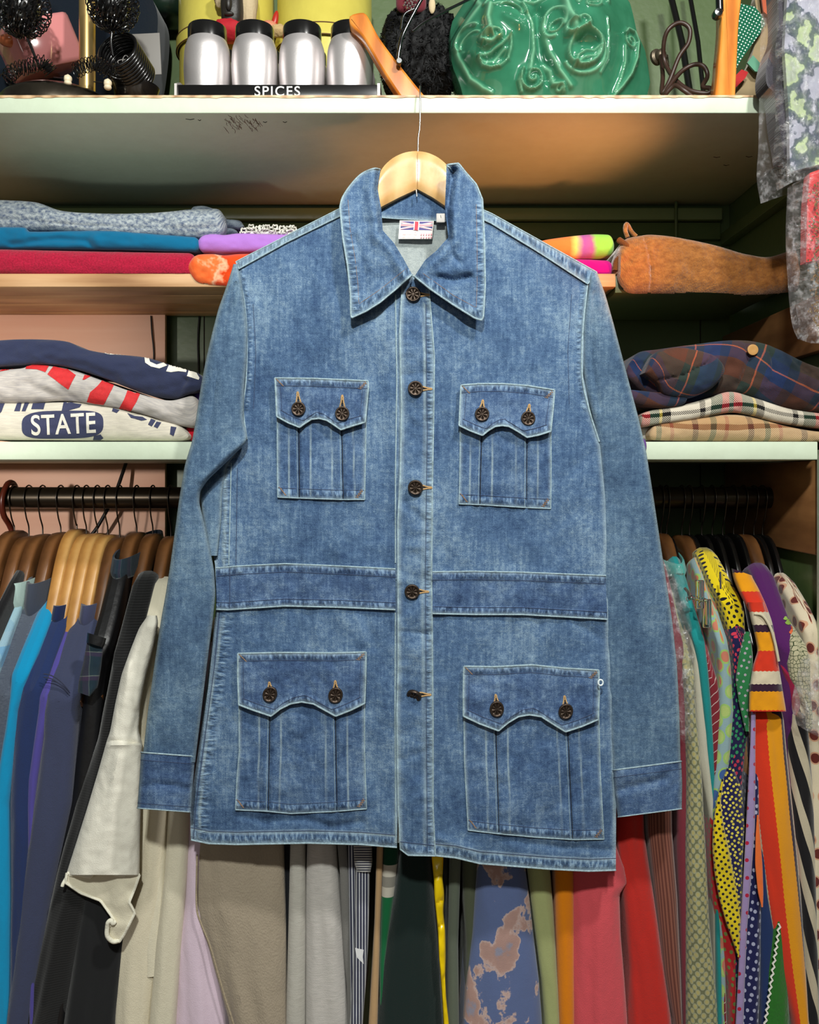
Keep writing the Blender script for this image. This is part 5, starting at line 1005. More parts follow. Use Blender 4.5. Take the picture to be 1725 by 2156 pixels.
# ------------------------------------------------------------ rail, hangers and hanging clothes
YR = 1.62; ZR = Z_(1048, YR)
RAIL = plain('dark_steel_rail', S((62, 54, 44)), .3, .8)
mb = M(); mb.tube([(-1.3, YR, ZR), (.657, YR, ZR)], .0195, RAIL, 28); mb.build('hanging_rail'); tag(bpy.data.objects['hanging_rail'], 'dark steel clothes rail running under the middle shelf', 'rail')
HWD = {'brown': wood('hanger_brown', (76, 46, 24), (100, 64, 34), (122, 80, 46), (20, 12, 12), .35), 'honey': wood('hanger_honey', (156, 108, 54), (184, 134, 72), (204, 156, 92), (20, 12, 12), .35),
       'black': BKP, 'red': plain('red_brown_plastic', S((92, 34, 20)), .3, 0, coat=.3)}
HKM = plain('hook_wire', S((96, 90, 84)), .3, 1.0)
ARM = [(0, -.120), (.030, -.124), (.060, -.155), (.092, -.206), (.125, -.262), (.165, -.316), (.200, -.350)]
def hanger(px, yt, kind, label, group=None, hookdx=0, front=-1, cat='hanger'):
    X = X_(px, YR); dz = Z_(yt, YR)-(ZC-.101); h = thing('clothes_hanger', (X, YR, ZC-.12+dz), label, cat, group); m = HWD[kind]
    p = cr([(-q[0], q[1]) for q in ARM[::-1]]+ARM[1:], 60); t = np.gradient(p, axis=0); t /= np.linalg.norm(t, axis=1)[:, None]; nn = np.stack([-t[:, 1], t[:, 0]], 1)
    s = np.abs(np.linspace(-1, 1, 60)); hh = .024-.017*s; w = (.0125-.005*s) if kind != 'black' else (.005-.001*s); n = 16; a = np.linspace(0, 2*PI, n, endpoint=False); V = []
    for i in range(60):
        c = p[i]; e = [(math.copysign(abs(math.cos(q))**.4, math.cos(q)), math.copysign(abs(math.sin(q))**.4, math.sin(q))) for q in a]
        V.append([(X+w[i]*u, YR+c[0]+nn[i][0]*hh[i]*v, ZC+c[1]+dz+nn[i][1]*hh[i]*v) for u, v in e])
    mb = M(); mb.grid(np.array(V), m, closeu=True); mb.add(V[0], [list(range(n))], m); mb.add(V[-1], [list(range(n))[::-1]], m); mb.build('shoulder_bar', h)
    r = .0225; z0 = ZR; zt_ = ZC-.101+dz
    hk = [(X, YR+r*math.cos(q), z0+r*math.sin(q)) for q in np.linspace(-.35, PI+.35, 18)]+[(X, YR-.012, z0-.034), (X, YR-.002, z0-.050), (X, YR, zt_+.012), (X, YR, zt_-.008)]
    M().tube(cr(hk, 70), .0014 if kind != 'red' else .004, HKM if kind != 'red' else m, 8).build('hook', h); return h
LH = [(30, 1122, 'brown', 'brown wooden hanger at the left edge, beside the red plastic hook'), (61, 1134, 'brown', 'brown wooden hanger left of the pale blue shirt, second from the left edge'), (90, 1130, 'brown', 'brown wooden hanger carrying the pale blue shirt'),
      (128, 1126, 'brown', 'brown wooden hanger inside the collar of the grey blue shirt'), (162, 1119, 'honey', 'honey wooden hanger between the grey blue and navy garments, carrying the turquoise one'), (182, 1129, 'honey', 'pale honey wooden hanger carrying the navy sweatshirt'),
      (205, 1128, 'honey', 'honey wooden hanger carrying the violet garment behind the slate sweatshirt'), (227, 1131, 'honey', 'honey wooden hanger carrying the slate sweatshirt'), (252, 1136, 'brown', 'brown wooden hanger just left of the black jacket collar'),
      (288, 1126, 'brown', 'brown wooden hanger inside the black plaid-collared jacket'), (322, 1129, 'brown', 'brown wooden hanger carrying the black knit sweater'), (360, 1134, 'brown', 'brown wooden hanger carrying the cream sweatshirt beside the denim sleeve')]
for a in LH: hanger(*a)
mb = M(); mb.tube(cr([(X_(24, YR), YR+.024, ZR-.01), (X_(24, YR), YR+.014, ZR+.022), (X_(22, YR), YR-.010, ZR+.026), (X_(18, YR), YR-.025, ZR), (X_(18, YR), YR-.02, ZR-.03), (X_(22, YR), YR-.004, ZR-.05), (X_(26, YR), YR, ZR-.07), (X_(20, YR), YR-.02, ZR-.10), (X_(8, YR), YR-.06, ZR-.14), (X_(-5, YR), YR-.14, ZR-.18)], 60), .0052, HWD['red'], 10)
tag(mb.build('clothes_hanger'), 'dark red plastic hanger hooked at the left end of the rail', 'hanger')
RHG = [(1392, 1128, 'brown', 'brown wooden hanger nearest the right denim sleeve'), (1404, 1132, 'black', 'black hanger beside the hanger nearest the right denim sleeve'), (1436, 1132, 'brown', 'brown wooden hanger with two chrome hook wires on the right rail'), (1452, 1130, 'black', 'black hanger left of the floral blouse'), (1478, 1130, 'black', 'black hanger over the floral blouse'),
       (1500, 1130, 'black', 'black hanger above the yellow spotted blouse'), (1522, 1130, 'black', 'black hanger left of the zigzag striped dress'), (1545, 1128, 'black', 'black hanger carrying the zigzag striped dress'), (1566, 1130, 'brown', 'brown wooden hanger carrying the purple blouse'),
       (1588, 1130, 'black', 'black hanger right of the purple blouse hanger'), (1606, 1130, 'black', 'black hanger at the right end of the rail')]
for a in RHG: hanger(*a)
def garment(name, label, cat, prof, m, Yf=1.40, Yb=1.84, rise=.085, amp=.004, seed=0, zb=-1.02, col=None, neck=.10, colh=.018, group=None, taper=.38, parent=None, na=72, nz=110, top=None):
    """one hanging garment seen from its sleeve side. prof rows (y,xl,xr) at the front fold"""
    r = np.array(prof, float); z0 = Z_(r[0, 0], Yf); zl = ZC+zb if top is None else top
    Yc = (Yf+Yb)/2; ah = (Yb-Yf)/2; hw_ = abs(X_(r[:, 2], Yf)-X_(r[:, 1], Yf)).mean()/2; dn = min(max(hw_, .006), .02)
    q = np.linspace(0, PI/2, 13)[1:]; half = [(dn*(1-math.cos(t)), math.sin(t)**.9) for t in q]+[(dn+(2*ah-dn)*t, 1.0) for t in np.linspace(0, 1, 16)[1:-3]]+[(2*ah-.02+.02*math.sin(t), math.cos(t)**.8) for t in (.2, .6, 1.0, 1.3)]
    sec = [(0, 0)]+half+[(2*ah, 0)]+[(y_, -x_) for y_, x_ in half[::-1]]; sec = np.array(sec); na = len(sec); cyd = sec[:, 0]; cxx = sec[:, 1]; cy = cyd/ah-1
    ts = np.linspace(0, 1, nz)**1.25; V = np.zeros((nz, na, 3)); U = np.zeros((nz, na, 2)); arc = None
    dy = np.abs(cy)*ah; ztop = z0+rise*np.clip((ah-.012-dy)/(ah-.012-neck), 0, 1)-.028*np.clip((dy-ah+.022)/.022, 0, 1)**2-.03*np.clip((neck-dy)/neck, 0, 1)
    X0 = X_((r[0, 1]+r[0, 2])/2, Yf); fr = cyd/(2*ah); wf = 1-(1-taper)*np.clip((fr-.30)/.2, 0, 1); nose = np.clip(1-fr/.12, 0, 1)
    for i, t in enumerate(ts):
        z = ztop+(zl-ztop)*t; py = HOR-(z-ZC)*F/Yf
        xl = X_(np.interp(py, r[:, 0], r[:, 1]), Yf); xr = X_(np.interp(py, r[:, 0], r[:, 2]), Yf); xc = (xl+xr)/2; hw = (xr-xl)/2
        round_ = np.sqrt(np.clip((ztop-z)/.008+.12, 0, 1)); sd = fbm(cy*3.2+seed, z/.35+seed, 2)
        V[i, :, 0] = xc+(hw*wf*round_)*cxx+amp*(1+2.2*t)*sd*np.clip(fr*4, 0, 1)
        fold = 1.8*fbm(cxx*hw/.022+seed, z/.30, 2)+.5*fbm(cxx*hw/.010+seed, z/.06+seed, 2)
        V[i, :, 1] = Yf+cyd+amp*fold*nose; V[i, :, 2] = z
        U[i, :, 0] = np.where(fr < .12, cxx*hw+cyd*np.sign(cxx), np.sign(cxx)*(hw+cyd)); U[i, :, 1] = z
    mb = M(); mb.grid(V, m, U, closeu=True)
    # close the top seam
    mb.add(V[0], [[j, j+1, (na-1-j) % na, (na-j) % na] for j in range(1, na//2-1)], m, U[0])
    o = mb.build(name, parent)
    if parent is None: tag(o, label, cat, group)
    if col is not None:
        hw0 = max(.031, abs(X_(r[0, 2], Yf)-X_(r[0, 1], Yf))/2*.9); zc_ = z0+rise-.004; Vc = []
        for q, (k, dz) in enumerate([(1.02, -.004), (1.08, colh*.3), (1.0, colh), (.92, colh), (.9, 0)]):
            a = np.linspace(0, 2*PI, 48, endpoint=False); Vc.append(np.stack([X0+hw0*.85*k*np.sin(a), Yc-neck*1.24*k*np.cos(a), zc_-.010+dz-.018*np.cos(a)+0*a], -1))
        mc = M(); Vc = np.array(Vc); mc.grid(Vc, col, np.stack([np.broadcast_to(a*.1, Vc.shape[:2]), Vc[..., 2]], -1), closeu=True); mc.build('collar', o)
    return o
def arm(name, rows, Y, hd, m, parent=None, label=None, cat=None, amp=.003, seed=0, slope=0, cuts=()):
    mb, G = sleeve(rows, [(rows[0][0], Y[0]), (rows[-1][0], Y[1])], hd, m, slope, None, amp, seed, cuts)
    for j in (0, -1):
        P3 = PA(G[0][j], G[1][j], G[2][j]); k = len(P3); mb.add(P3, [list(range(k))], m)
    o = mb.build(name, parent)
    if label: tag(o, label, cat)
    return o
rib = lambda n_, c: bandmat(n_, [(0, c), (.5, tuple(int(v*.72) for v in c))], .0035, 'u')
blue_chk = plaid('pale_blue_check', [(0, (150, 192, 214)), (.5, (116, 166, 204))], [(0, (176, 206, 210)), (.5, (126, 176, 208)), (.8, (190, 214, 214))], .09, .10, .002)
G_ = garment
G_('black_shirt', 'black garment at the left edge left of the pale blue shirt', 'shirt', [(1330, -45, -25), (2300, -60, -30)], fab('black_cotton', (18, 18, 22)), seed=1)
o = G_('pale_blue_shirt', 'pale blue checked shirt at the left edge of the rail', 'shirt', [(1395, -42, -12), (1500, -60, -14), (2300, -80, -10)], blue_chk, seed=2, col=fab('pale_aqua_collar', (168, 192, 186)), colh=.045, rise=.10)
o = G_('grey_blue_shirt', 'grey blue collared shirt right of the pale blue shirt', 'shirt', [(1430, -18, 36), (1520, -30, 24), (1700, -40, 10), (2300, -60, -5)], fab('grey_blue_flannel', (78, 86, 102), 1300, .4, streak=((96, 104, 118), (200, 400))), seed=3, col=fab('slate_collar', (62, 68, 82)), colh=.055, rise=.115)
G_('turquoise_blouse', 'bright turquoise top whose edge shows left of the navy sweatshirt', 'top', [(1400, 22, 60), (1500, 12, 34), (1540, 5, 32), (1700, -20, 14), (1900, -20, 17), (2156, -20, 14), (2300, -20, 10)], fab('turquoise_jersey', (16, 150, 200)), seed=4, rise=.09)
o = G_('navy_sweatshirt', 'navy sweatshirt hanging between the turquoise top and the slate sweatshirt', 'sweatshirt', [(1420, 44, 94), (1500, 28, 86), (1560, 20, 84), (1700, 14, 66), (1900, 16, 60), (2156, 12, 50), (2300, 10, 50)], fab('navy_fleece', (38, 54, 98), 900, .35), seed=5, col=rib('navy_rib', (30, 44, 86)), rise=.095, colh=.03)
G_('violet_blouse', 'violet top whose edge shows between the navy and slate sweatshirts', 'top', [(1430, 82, 110), (1500, 78, 100), (1640, 58, 78), (1700, 56, 72), (2300, 60, 70)], fab('violet_jersey', (84, 76, 156)), seed=6, rise=.09, Yf=1.402)
o = G_('slate_sweatshirt', 'slate indigo sweatshirt with ribbed neck hanging left of the black jacket', 'sweatshirt', [(1440, 96, 168), (1500, 84, 156), (1560, 84, 152), (1700, 62, 142), (1900, 34, 100), (2156, 6, 60), (2300, -6, 50)], fab('slate_fleece', (64, 70, 98), 900, .4), Yf=1.396, seed=7, col=rib('slate_rib', (74, 78, 110)), rise=.105, colh=.035)
mb = M(); 
for dy_ in (0, 7): mb.tube([P(92+i*6, 1419+dy_+i*i*.45, 1.3945) for i in range(10)], .0009, plain('slate_stitch', S((44, 48, 70)), .9), 5)
mb.build('sleeve_seam', o)
lea = plain('black_leather', S((22, 22, 24)), .42, bump=.3, bs=90)
plk = plaid('dark_plaid_flannel', [(0, (30, 44, 58)), (.5, (58, 46, 70)), (.8, (90, 100, 100)), (.85, (34, 50, 60))], [(0, (34, 52, 62)), (.45, (66, 50, 76)), (.62, (120, 128, 120)), (.66, (40, 56, 64))], .04, .05, .0016)
bj = G_('black_jacket', 'black leather jacket with plaid collar and plaid cuff lining', 'jacket', [(1350, 186, 226), (1420, 176, 214), (1560, 158, 208), (1700, 140, 196), (1900, 90, 180), (2300, 40, 120)], lea, seed=8, Yf=1.408, col=plk, colh=.032, rise=.12)
arm('cuff_lining', [(1352, 184, 218), (1400, 176, 213), (1440, 166, 206), (1462, 164, 190)], (1.39, 1.385), .012, plk, bj, seed=4, slope=.35)
mb, G = sleeve([(1338, 184, 224), (1350, 183, 221), (1358, 182, 217)], [(1300, 1.388), (1400, 1.388)], .014, lea, .30, None, .001); mb.build('cuff', bj)
blk = bandmat('black_rib_knit', [(0, (34, 34, 35)), (.55, (20, 20, 21))], .004, 'v')
G_('black_sweater', 'black ribbed knit sweater hanging left of the cream sweatshirt', 'sweater', [(1370, 236, 284), (1450, 222, 262), (1560, 200, 250), (1700, 150, 236), (1850, 110, 200), (2156, 38, 130), (2300, 10, 110)], blk, seed=9, Yf=1.398, rise=.115, amp=.005)
G_('black_cardigan', 'plain black cardigan below the ragged cream sleeve', 'cardigan', [(1400, 262, 292), (1560, 236, 280), (1840, 168, 268), (1950, 150, 262), (2156, 118, 236), (2300, 110, 230)], fab('black_jersey', (30, 31, 33)), seed=10, Yf=1.404, rise=.10)
ecru = fab('ecru_fleece', (226, 218, 194), 700, .3); ecru2 = fab('ivory_fleece', (230, 220, 194), 700, .3)
cs = thing('cream_sweatshirt', P(300, 1990, 1.42), 'cream sweatshirt with a cut-off ragged sleeve beside the denim sleeve', 'sweatshirt')
garment('body', '', '', [(1360, 272, 322), (1450, 256, 306), (1560, 262, 300), (1700, 285, 350), (2300, 290, 330)], ecru, Yf=1.412, seed=11, rise=.10, parent=cs, zb=-.80)
mb = M(); a = np.linspace(0, 2*PI, 48, endpoint=False); Xc = X_(300, 1.412); Vc = np.array([np.stack([Xc+.030*k*np.sin(a), 1.62-.112*k*np.cos(a), ZC-.205+dz-.02*np.cos(a)], -1) for k, dz in [(1.05, -.03), (1.08, -.01), (1.0, .004), (.93, .004), (.9, -.02)]])
mb.grid(Vc, rib('ecru_rib', (204, 196, 172)), np.stack([Vc[..., 1], Vc[..., 2]], -1), closeu=True); mb.build('collar', cs)
arm('sleeve', [(1296, 312, 330), (1306, 304, 333), (1322, 293, 332), (1370, 274, 322), (1420, 256, 308), (1480, 243, 296), (1540, 232, 292), (1562, 224, 299), (1570, 222, 301), (1620, 208, 299), (1700, 184, 297), (1770, 162, 295), (1842, 139, 294)], (1.402, 1.388), .026, fab('cream_fleece', (242, 237, 222), 700, .3), cs, amp=.004, seed=2,
    cuts=[([(222, 1560), (300, 1563)], 2.5, .006), ([(225, 1568), (300, 1571)], 3, -.003), ([(252, 1570), (236, 1700), (226, 1830)], 10, -.006), ([(290, 1500), (280, 1560)], 8, .006), ([(270, 1400), (262, 1480)], 8, -.004)])
CRE = plain('raw_cut_edge', S((230, 226, 208)), .9, bump=.5, bs=300); fl = lambda x, y: 1.381+.006*np.sin((x-150)/24.)+.004*fbm(x/25., y/25., 2)
mb = M(); panel(mb, [(141, 1838), (190, 1848), (196, 1840), (222, 1832), (240, 1842), (294, 1842)], [(224, 1962), (232, 1982), (252, 1982), (262, 1966)], [(138, 1858), (170, 1880), (212, 1896), (236, 1930), (243, 1944), (228, 1950)], [(285, 1868), (272, 1900), (284, 1922), (270, 1950)], fl, ecru, 5, .003, edge=CRE, er=.0022); mb.build('ragged_edge', cs)
mb = M(); mb.tube(cr([P(139, 1843, 1.383), (P(165, 1842, 1.376)), P(192, 1844, 1.374), P(196, 1838, 1.373), P(222, 1833, 1.372), P(242, 1842, 1.374), P(270, 1845, 1.378), P(295, 1843, 1.385)], 60), .0020, CRE, 8)
mb.tube(cr([P(243, 1940, 1.375), P(238, 1944, 1.372), P(234, 1938, 1.371), P(228, 1942, 1.371), P(226, 1952, 1.373), P(226, 1970, 1.374), P(238, 1982, 1.377), P(252, 1980, 1.38)], 50), .0036, CRE, 8); mb.tube(cr([P(140, 1848, 1.38), P(133, 1860, 1.376), P(131, 1866, 1.375)], 12), .0028, CRE, 8); mb.build('curled_cut_edge', cs)
G_('ecru_sweatshirt', 'ecru sweatshirt whose front fold shows right of the ragged cream sleeve', 'sweatshirt', [(1560, 298, 352), (1700, 297, 350), (1850, 280, 342), (1990, 238, 330), (2156, 232, 312), (2300, 230, 306)], ecru2, Yf=1.410, seed=12, rise=.16)
G_('ivory_sweatshirt', 'ivory sweatshirt hanging between the ecru sweatshirt and the lilac top', 'sweatshirt', [(1560, 350, 398), (1700, 350, 396), (1850, 341, 388), (2000, 322, 376), (2156, 309, 364), (2300, 302, 356)], ecru, Yf=1.405, seed=13, rise=.16)
G_('lilac_blouse', 'pale lilac pink top hanging left of the taupe coat', 'top', [(1640, 394, 440), (1780, 390, 440), (1900, 384, 430), (2000, 370, 440), (2156, 362, 470), (2300, 356, 480)], fab('pale_lilac_jersey', (228, 206, 222), 900, .25), Yf=1.415, seed=14, rise=.2)
tp = fab('taupe_fleece', (172, 158, 138), 500, .5)
ob = G_('taupe_coat', 'taupe brown fleece coat hanging below the left hem of the denim jacket', 'coat', [(1640, 430, 596), (1780, 412, 593), (1900, 403, 596), (1930, 410, 597), (2000, 430, 598), (2100, 458, 599), (2156, 474, 600), (2300, 500, 602)], tp, Yf=1.402, seed=15, rise=.2, amp=.006)
mb = M()
for d_ in (0,): mb.tube(cr([P(415+d_, 1800, 1.401), P(414, 1905, 1.401), P(422, 1940, 1.400), P(442, 1990, 1.400), P(458, 2045, 1.400), P(474, 2100, 1.400), P(492, 2156, 1.400), P(502, 2200, 1.400)], 60), .0016, fab('taupe_seam', (176, 160, 134), 500, .6), 6)
mb.build('edge_seam', ob)
G_('coat_gap_shade', 'narrow added black strip for the dark gap between the taupe coat and the grey heather sweatshirts', 'shirt', [(1640, 592, 612), (2156, 598, 608), (2300, 598, 608)], fab('coat_gap_shade', (20, 22, 26)), Yf=1.425, seed=16, rise=.2)  # black strip stands in for the shade in the gap beside the coat
hg = fab('grey_heather_fleece', (206, 202, 192), 1200, .4, streak=((186, 182, 172), (40, 700))); hg2 = fab('pale_heather_fleece', (216, 210, 204), 1200, .4, streak=((192, 188, 182), (40, 700)))
G_('heather_sweatshirt', 'narrow grey heather sweatshirt edge right of the taupe coat', 'sweatshirt', [(1640, 608, 638), (1780, 609, 640), (1900, 606, 642), (2156, 600, 641), (2300, 600, 641)], hg, Yf=1.405, seed=17, rise=.2, amp=.002)
G_('heather_sweatshirt', 'wide pale grey heather sweatshirt left of the striped shirt', 'sweatshirt', [(1640, 645, 705), (1780, 644, 706), (1850, 642, 710), (1950, 641, 718), (2156, 641, 731), (2300, 641, 738)], hg2, Yf=1.40, seed=18, rise=.2)
gd = G_('grey_denim_shirt', 'grey denim shirt with a stitched edge left of the striped shirt', 'shirt', [(1640, 706, 728), (1780, 710, 730), (1850, 716, 734), (2000, 722, 738), (2080, 730, 740), (2300, 734, 742)], fab('grey_denim', (126, 124, 120), 1000, .4), Yf=1.41, seed=19, rise=.2, amp=.002)
ns = bandmat('navy_white_stripe', [(0, (206, 208, 214)), (.36, (60, 62, 84)), (.5, (52, 54, 76))], .0062, 'u', off=.1); nsh = bandmat('navy_white_stripe_cuff', [(0, (196, 194, 190)), (.42, (62, 62, 76))], .0052, 'v')
sb = G_('striped_shirt', 'navy and white striped shirt with a gathered cuff hanging mid rack', 'shirt', [(1640, 730, 746), (1780, 732, 748), (2156, 738, 752), (2300, 738, 752)], ns, Yf=1.41, seed=20, rise=.2, amp=.002)
arm('sleeve', [(1828, 750, 779), (1900, 749, 778), (2000, 745, 775), (2080, 741, 770), (2156, 737, 764), (2300, 732, 758)], (1.396, 1.396), .013, ns, sb, seed=7, amp=.002)
mb, G = sleeve([(1770, 745, 783), (1786, 744, 784), (1800, 746, 783), (1812, 745, 785), (1824, 748, 783), (1836, 752, 780)], [(1700, 1.394), (1900, 1.394)], .017, nsh, .03, None, .003, 3); mb.build('cuff', sb)
mb = M(); Yt = lambda x, y: 1.3815+0*x; panel(mb, [(748, 1996), (766, 2000)], [(752, 2016), (766, 2030)], [(750, 2010)], [(764, 2014)], Yt, plain('white_paper', S((224, 224, 226)), .7), 4, .0006, ew=0); tag(mb.build('paper_tag'), 'small torn white paper tag stuck on the striped sleeve', 'tag')
G_('tan_blouse', 'narrow tan top edge right of the striped sleeve', 'top', [(1640, 793, 807), (1785, 793, 807), (1950, 788, 801), (2156, 776, 795), (2300, 772, 790)], fab('tan_jersey', (196, 160, 116)), Yf=1.403, seed=21, rise=.2, amp=.002)
gs = bandmat('green_banded_knit', [(0, (12, 92, 56)), (.40, (206, 204, 190)), (.468, (140, 140, 130)), (.532, (206, 204, 190)), (.60, (14, 96, 58))], .26, 'v', off=.0)
mg, nt, b = newmat('green_with_bands'); n = NT(nt); zc = n.sep(n.uv(1, 1))[1]
zf = lambda py: Z_(py, 1.41); c = n.mix(n.math('LESS_THAN', zc, zf(1822)), S((14, 70, 48)), S((206, 200, 186))); c = n.mix(n.math('LESS_THAN', zc, zf(1847)), c, S((146, 142, 132))); c = n.mix(n.math('LESS_THAN', zc, zf(1869)), c, S((206, 200, 186))); c = n.mix(n.math('LESS_THAN', zc, zf(1890)), c, S((16, 108, 62))); cloth_finish(n, b, c)
G_('green_jersey', 'green sports top with white and grey bands beside the black-green sweater', 'top', [(1640, 806, 846), (1800, 805, 840), (1890, 803, 830), (2030, 799, 812), (2300, 799, 804)], mg, Yf=1.41, seed=22, rise=.2, amp=.001)
G_('dark_green_sweater', 'very dark green sweater hanging under the jacket placket', 'sweater', [(1640, 846, 900), (1800, 842, 905), (1900, 828, 914), (2060, 802, 927), (2156, 794, 933), (2300, 786, 938)], fab('bottle_green_fleece', (24, 40, 38), 800, .35), Yf=1.40, seed=23, rise=.2, amp=.004)
sat = plain('yellow_satin', S((240, 204, 10)), .28, bump=.3, bs=30, coat=.2)
arm('yellow_ruffle', [(1740, 906, 936), (1795, 908, 934), (1850, 914, 932), (1880, 914, 936), (1920, 918, 934), (1960, 922, 938), (2010, 924, 939), (2060, 928, 938), (2100, 931, 940), (2156, 934, 946), (2300, 938, 950)], (1.395, 1.395), .008, sat, None, 'glossy yellow satin ruffle hanging beside the dark green sweater', 'dress', .005, 12,
    cuts=[([(915, 1905), (940, 1890)], 4, .005), ([(920, 1955), (940, 1940)], 4, .005), ([(926, 2075), (938, 2055)], 4, .004), ([(912, 1850), (930, 1840)], 3, .003)])
G_('dark_strip', 'narrow black strip directly right of the yellow satin ruffle', 'skirt', [(1640, 936, 952), (2156, 944, 952), (2300, 944, 952)], fab('dark_strip', (18, 22, 18)), Yf=1.42, seed=24, rise=.2)  # near-black strip set behind its neighbours
gg = fab('grey_green_cotton', (98, 106, 92)); 
G_('grey_green_blouse', 'grey green top left of the darker olive one below the jacket hem', 'top', [(1640, 950, 972), (1800, 948, 972), (2000, 944, 966), (2156, 944, 968), (2300, 944, 968)], gg, Yf=1.405, seed=25, rise=.2, amp=.003)
G_('olive_grey_blouse', 'dark olive grey top left of the tie-dye blue shirt', 'top', [(1640, 976, 1012), (1810, 974, 1010), (1900, 976, 1006), (1990, 982, 1002), (2300, 980, 990)], fab('olive_grey_cotton', (84, 90, 70)), Yf=1.42, seed=26, rise=.2, amp=.003)
m, nt, b = newmat('bleached_blue_tie_dye'); n = NT(nt); f1 = n.noise(n.uv(13, 11, 0, (.35, .1)), 1, 5, .55)
c = n.ramp(f1, [(.0, S((92, 108, 150))), (.53, S((96, 112, 156))), (.545, S((204, 178, 172))), (.575, S((184, 148, 138))), (.64, S((176, 142, 134))), (.68, S((150, 148, 166)))]); cloth_finish(n, b, c, 1300, .3)
G_('tie_dye_shirt', 'blue and pink bleached tie-dye shirt hanging below the right hem', 'shirt', [(1640, 1010, 1106), (1820, 1010, 1108), (1900, 1003, 1119), (1980, 998, 1128), (2080, 986, 1140), (2156, 980, 1146), (2300, 972, 1152)], m, Yf=1.397, seed=27, rise=.2, amp=.004)
G_('lime_blouse', 'olive lime green top between the tie-dye shirt and the orange top', 'top', [(1640, 1112, 1160), (1835, 1112, 1161), (1920, 1122, 1168), (2080, 1142, 1178), (2156, 1148, 1182), (2300, 1152, 1186)], fab('lime_jersey', (168, 174, 118)), Yf=1.41, seed=28, rise=.2)
G_('lime_gap_shade', 'thin added black strip for the dark gap between the lime and orange tops', 'gap_strip', [(1640, 1162, 1174), (2156, 1174, 1182), (2300, 1176, 1184)], fab('gap_shade_black', (22, 20, 20)), Yf=1.43, seed=29, rise=.2, amp=.001)  # black strip put in as the shade between the two tops
G_('orange_blouse', 'bright orange top between the lime top and the coral sweatshirt', 'top', [(1640, 1172, 1211), (1838, 1171, 1211), (1950, 1173, 1212), (2156, 1180, 1213), (2300, 1184, 1214)], fab('orange_fleece', (228, 132, 8)), Yf=1.408, seed=30, rise=.2, amp=.002)
G_('coral_sweatshirt', 'coral pink sweatshirt left of the red sweatshirt below the right hem', 'sweatshirt', [(1640, 1214, 1296), (1780, 1212, 1300), (1838, 1212, 1322), (1870, 1212, 1328), (1895, 1212, 1312), (1980, 1212, 1314), (2080, 1213, 1322), (2156, 1213, 1327), (2300, 1214, 1332)], fab('coral_fleece', (218, 84, 92), 800, .35), Yf=1.398, seed=31, rise=.2, amp=.006)
G_('red_sweatshirt', 'red sweatshirt hanging under the right denim cuff', 'sweatshirt', [(1640, 1300, 1360), (1760, 1304, 1364), (1900, 1318, 1384), (2050, 1330, 1404), (2156, 1328, 1420), (2300, 1332, 1432)], fab('scarlet_fleece', (196, 44, 36), 800, .35), Yf=1.410, seed=32, rise=.2, amp=.006)
rs_ = bandmat('rust_corduroy', [(0, (136, 84, 68)), (.5, (100, 54, 44))], .0062, 'u')
G_('rust_striped_cardigan', 'rust brown vertically ribbed cardigan right of the red sweatshirt', 'cardigan', [(1640, 1366, 1420), (1760, 1370, 1421), (1900, 1386, 1432), (2050, 1402, 1438), (2156, 1422, 1440), (2300, 1426, 1444)], rs_, Yf=1.407, seed=33, rise=.2, amp=.003)
G_('maroon_dress', 'maroon dress under clear plastic beside the right denim sleeve', 'dress', [(1330, 1404, 1440), (1500, 1424, 1452), (1650, 1430, 1458), (1800, 1430, 1462), (1950, 1436, 1460), (2156, 1440, 1458), (2300, 1440, 1458)], fab('maroon_crepe', (120, 44, 56)), Yf=1.42, seed=34, rise=.12, amp=.004)
# clear plastic
pm, nt, b = newmat('clear_plastic_film'); n = NT(nt); tr = n.n('BsdfTransparent'); gl = n.n('BsdfGlossy', {'Roughness': .12}); gl.inputs[0].default_value = (1, 1, 1, 1)
nz_ = n.noise(n.uv(55, 38), 1, 5, .65); bp = n.n('Bump', {'Height': nz_, 'Strength': 1.0, 'Distance': .012}); nt.links.new(bp.outputs[0], gl.inputs['Normal']); nt.links.new(bp.outputs[0], b.inputs['Normal'])
df = n.n('BsdfDiffuse'); df.inputs[0].default_value = (.75, .74, .76, 1); nt.links.new(bp.outputs[0], df.inputs['Normal'])
m1 = n.n('MixShader', {0: .5}); nt.links.new(df.outputs[0], m1.inputs[1]); nt.links.new(gl.outputs[0], m1.inputs[2])
fac = n.math('ADD', .08, n.math('MULTIPLY', n.ramp(nz_, [(.48, (0, 0, 0)), (.62, (1, 1, 1))]), .34)); m2 = n.n('MixShader', {0: fac}); nt.links.new(tr.outputs[0], m2.inputs[1]); nt.links.new(m1.outputs[0], m2.inputs[2])
nt.links.new(m2.outputs[0], nt.nodes['Material Output'].inputs['Surface']); FILM = pm
def film(name, T, B, L, R, Y0, amp, label, cat, sm='LR', back=.10, step=6):
    nu = max(6, int(abs(T[-1][0]-T[0][0])/step)); nv = int(abs(B[0][1]-T[0][1])/step); G = coons(T, B, L, R, nu, nv, sm); x, y = G[..., 0], G[..., 1]
    e = np.abs(np.linspace(-1, 1, nu))[None]**6; Y = Y0+amp*fbm(x/26., y/44., 3)+.5*amp*fbm(x/9., y/12., 2)+.03*e; A = PA(x, y, Y0*np.ones(x.shape)); A[..., 1] = Y
    mb = M(); mb.grid(A, FILM, np.stack([x, -y], -1)/1000.); Bk = A.copy(); Bk[..., 1] = Y0+back; mb.grid(Bk, FILM, np.stack([x, -y], -1)/1000., flip=True)
    mb.grid(np.stack([A[:, 0], Bk[:, 0]], 1), FILM); mb.grid(np.stack([A[:, -1], Bk[:, -1]], 1), FILM); return tag(mb.build(name), label, cat)
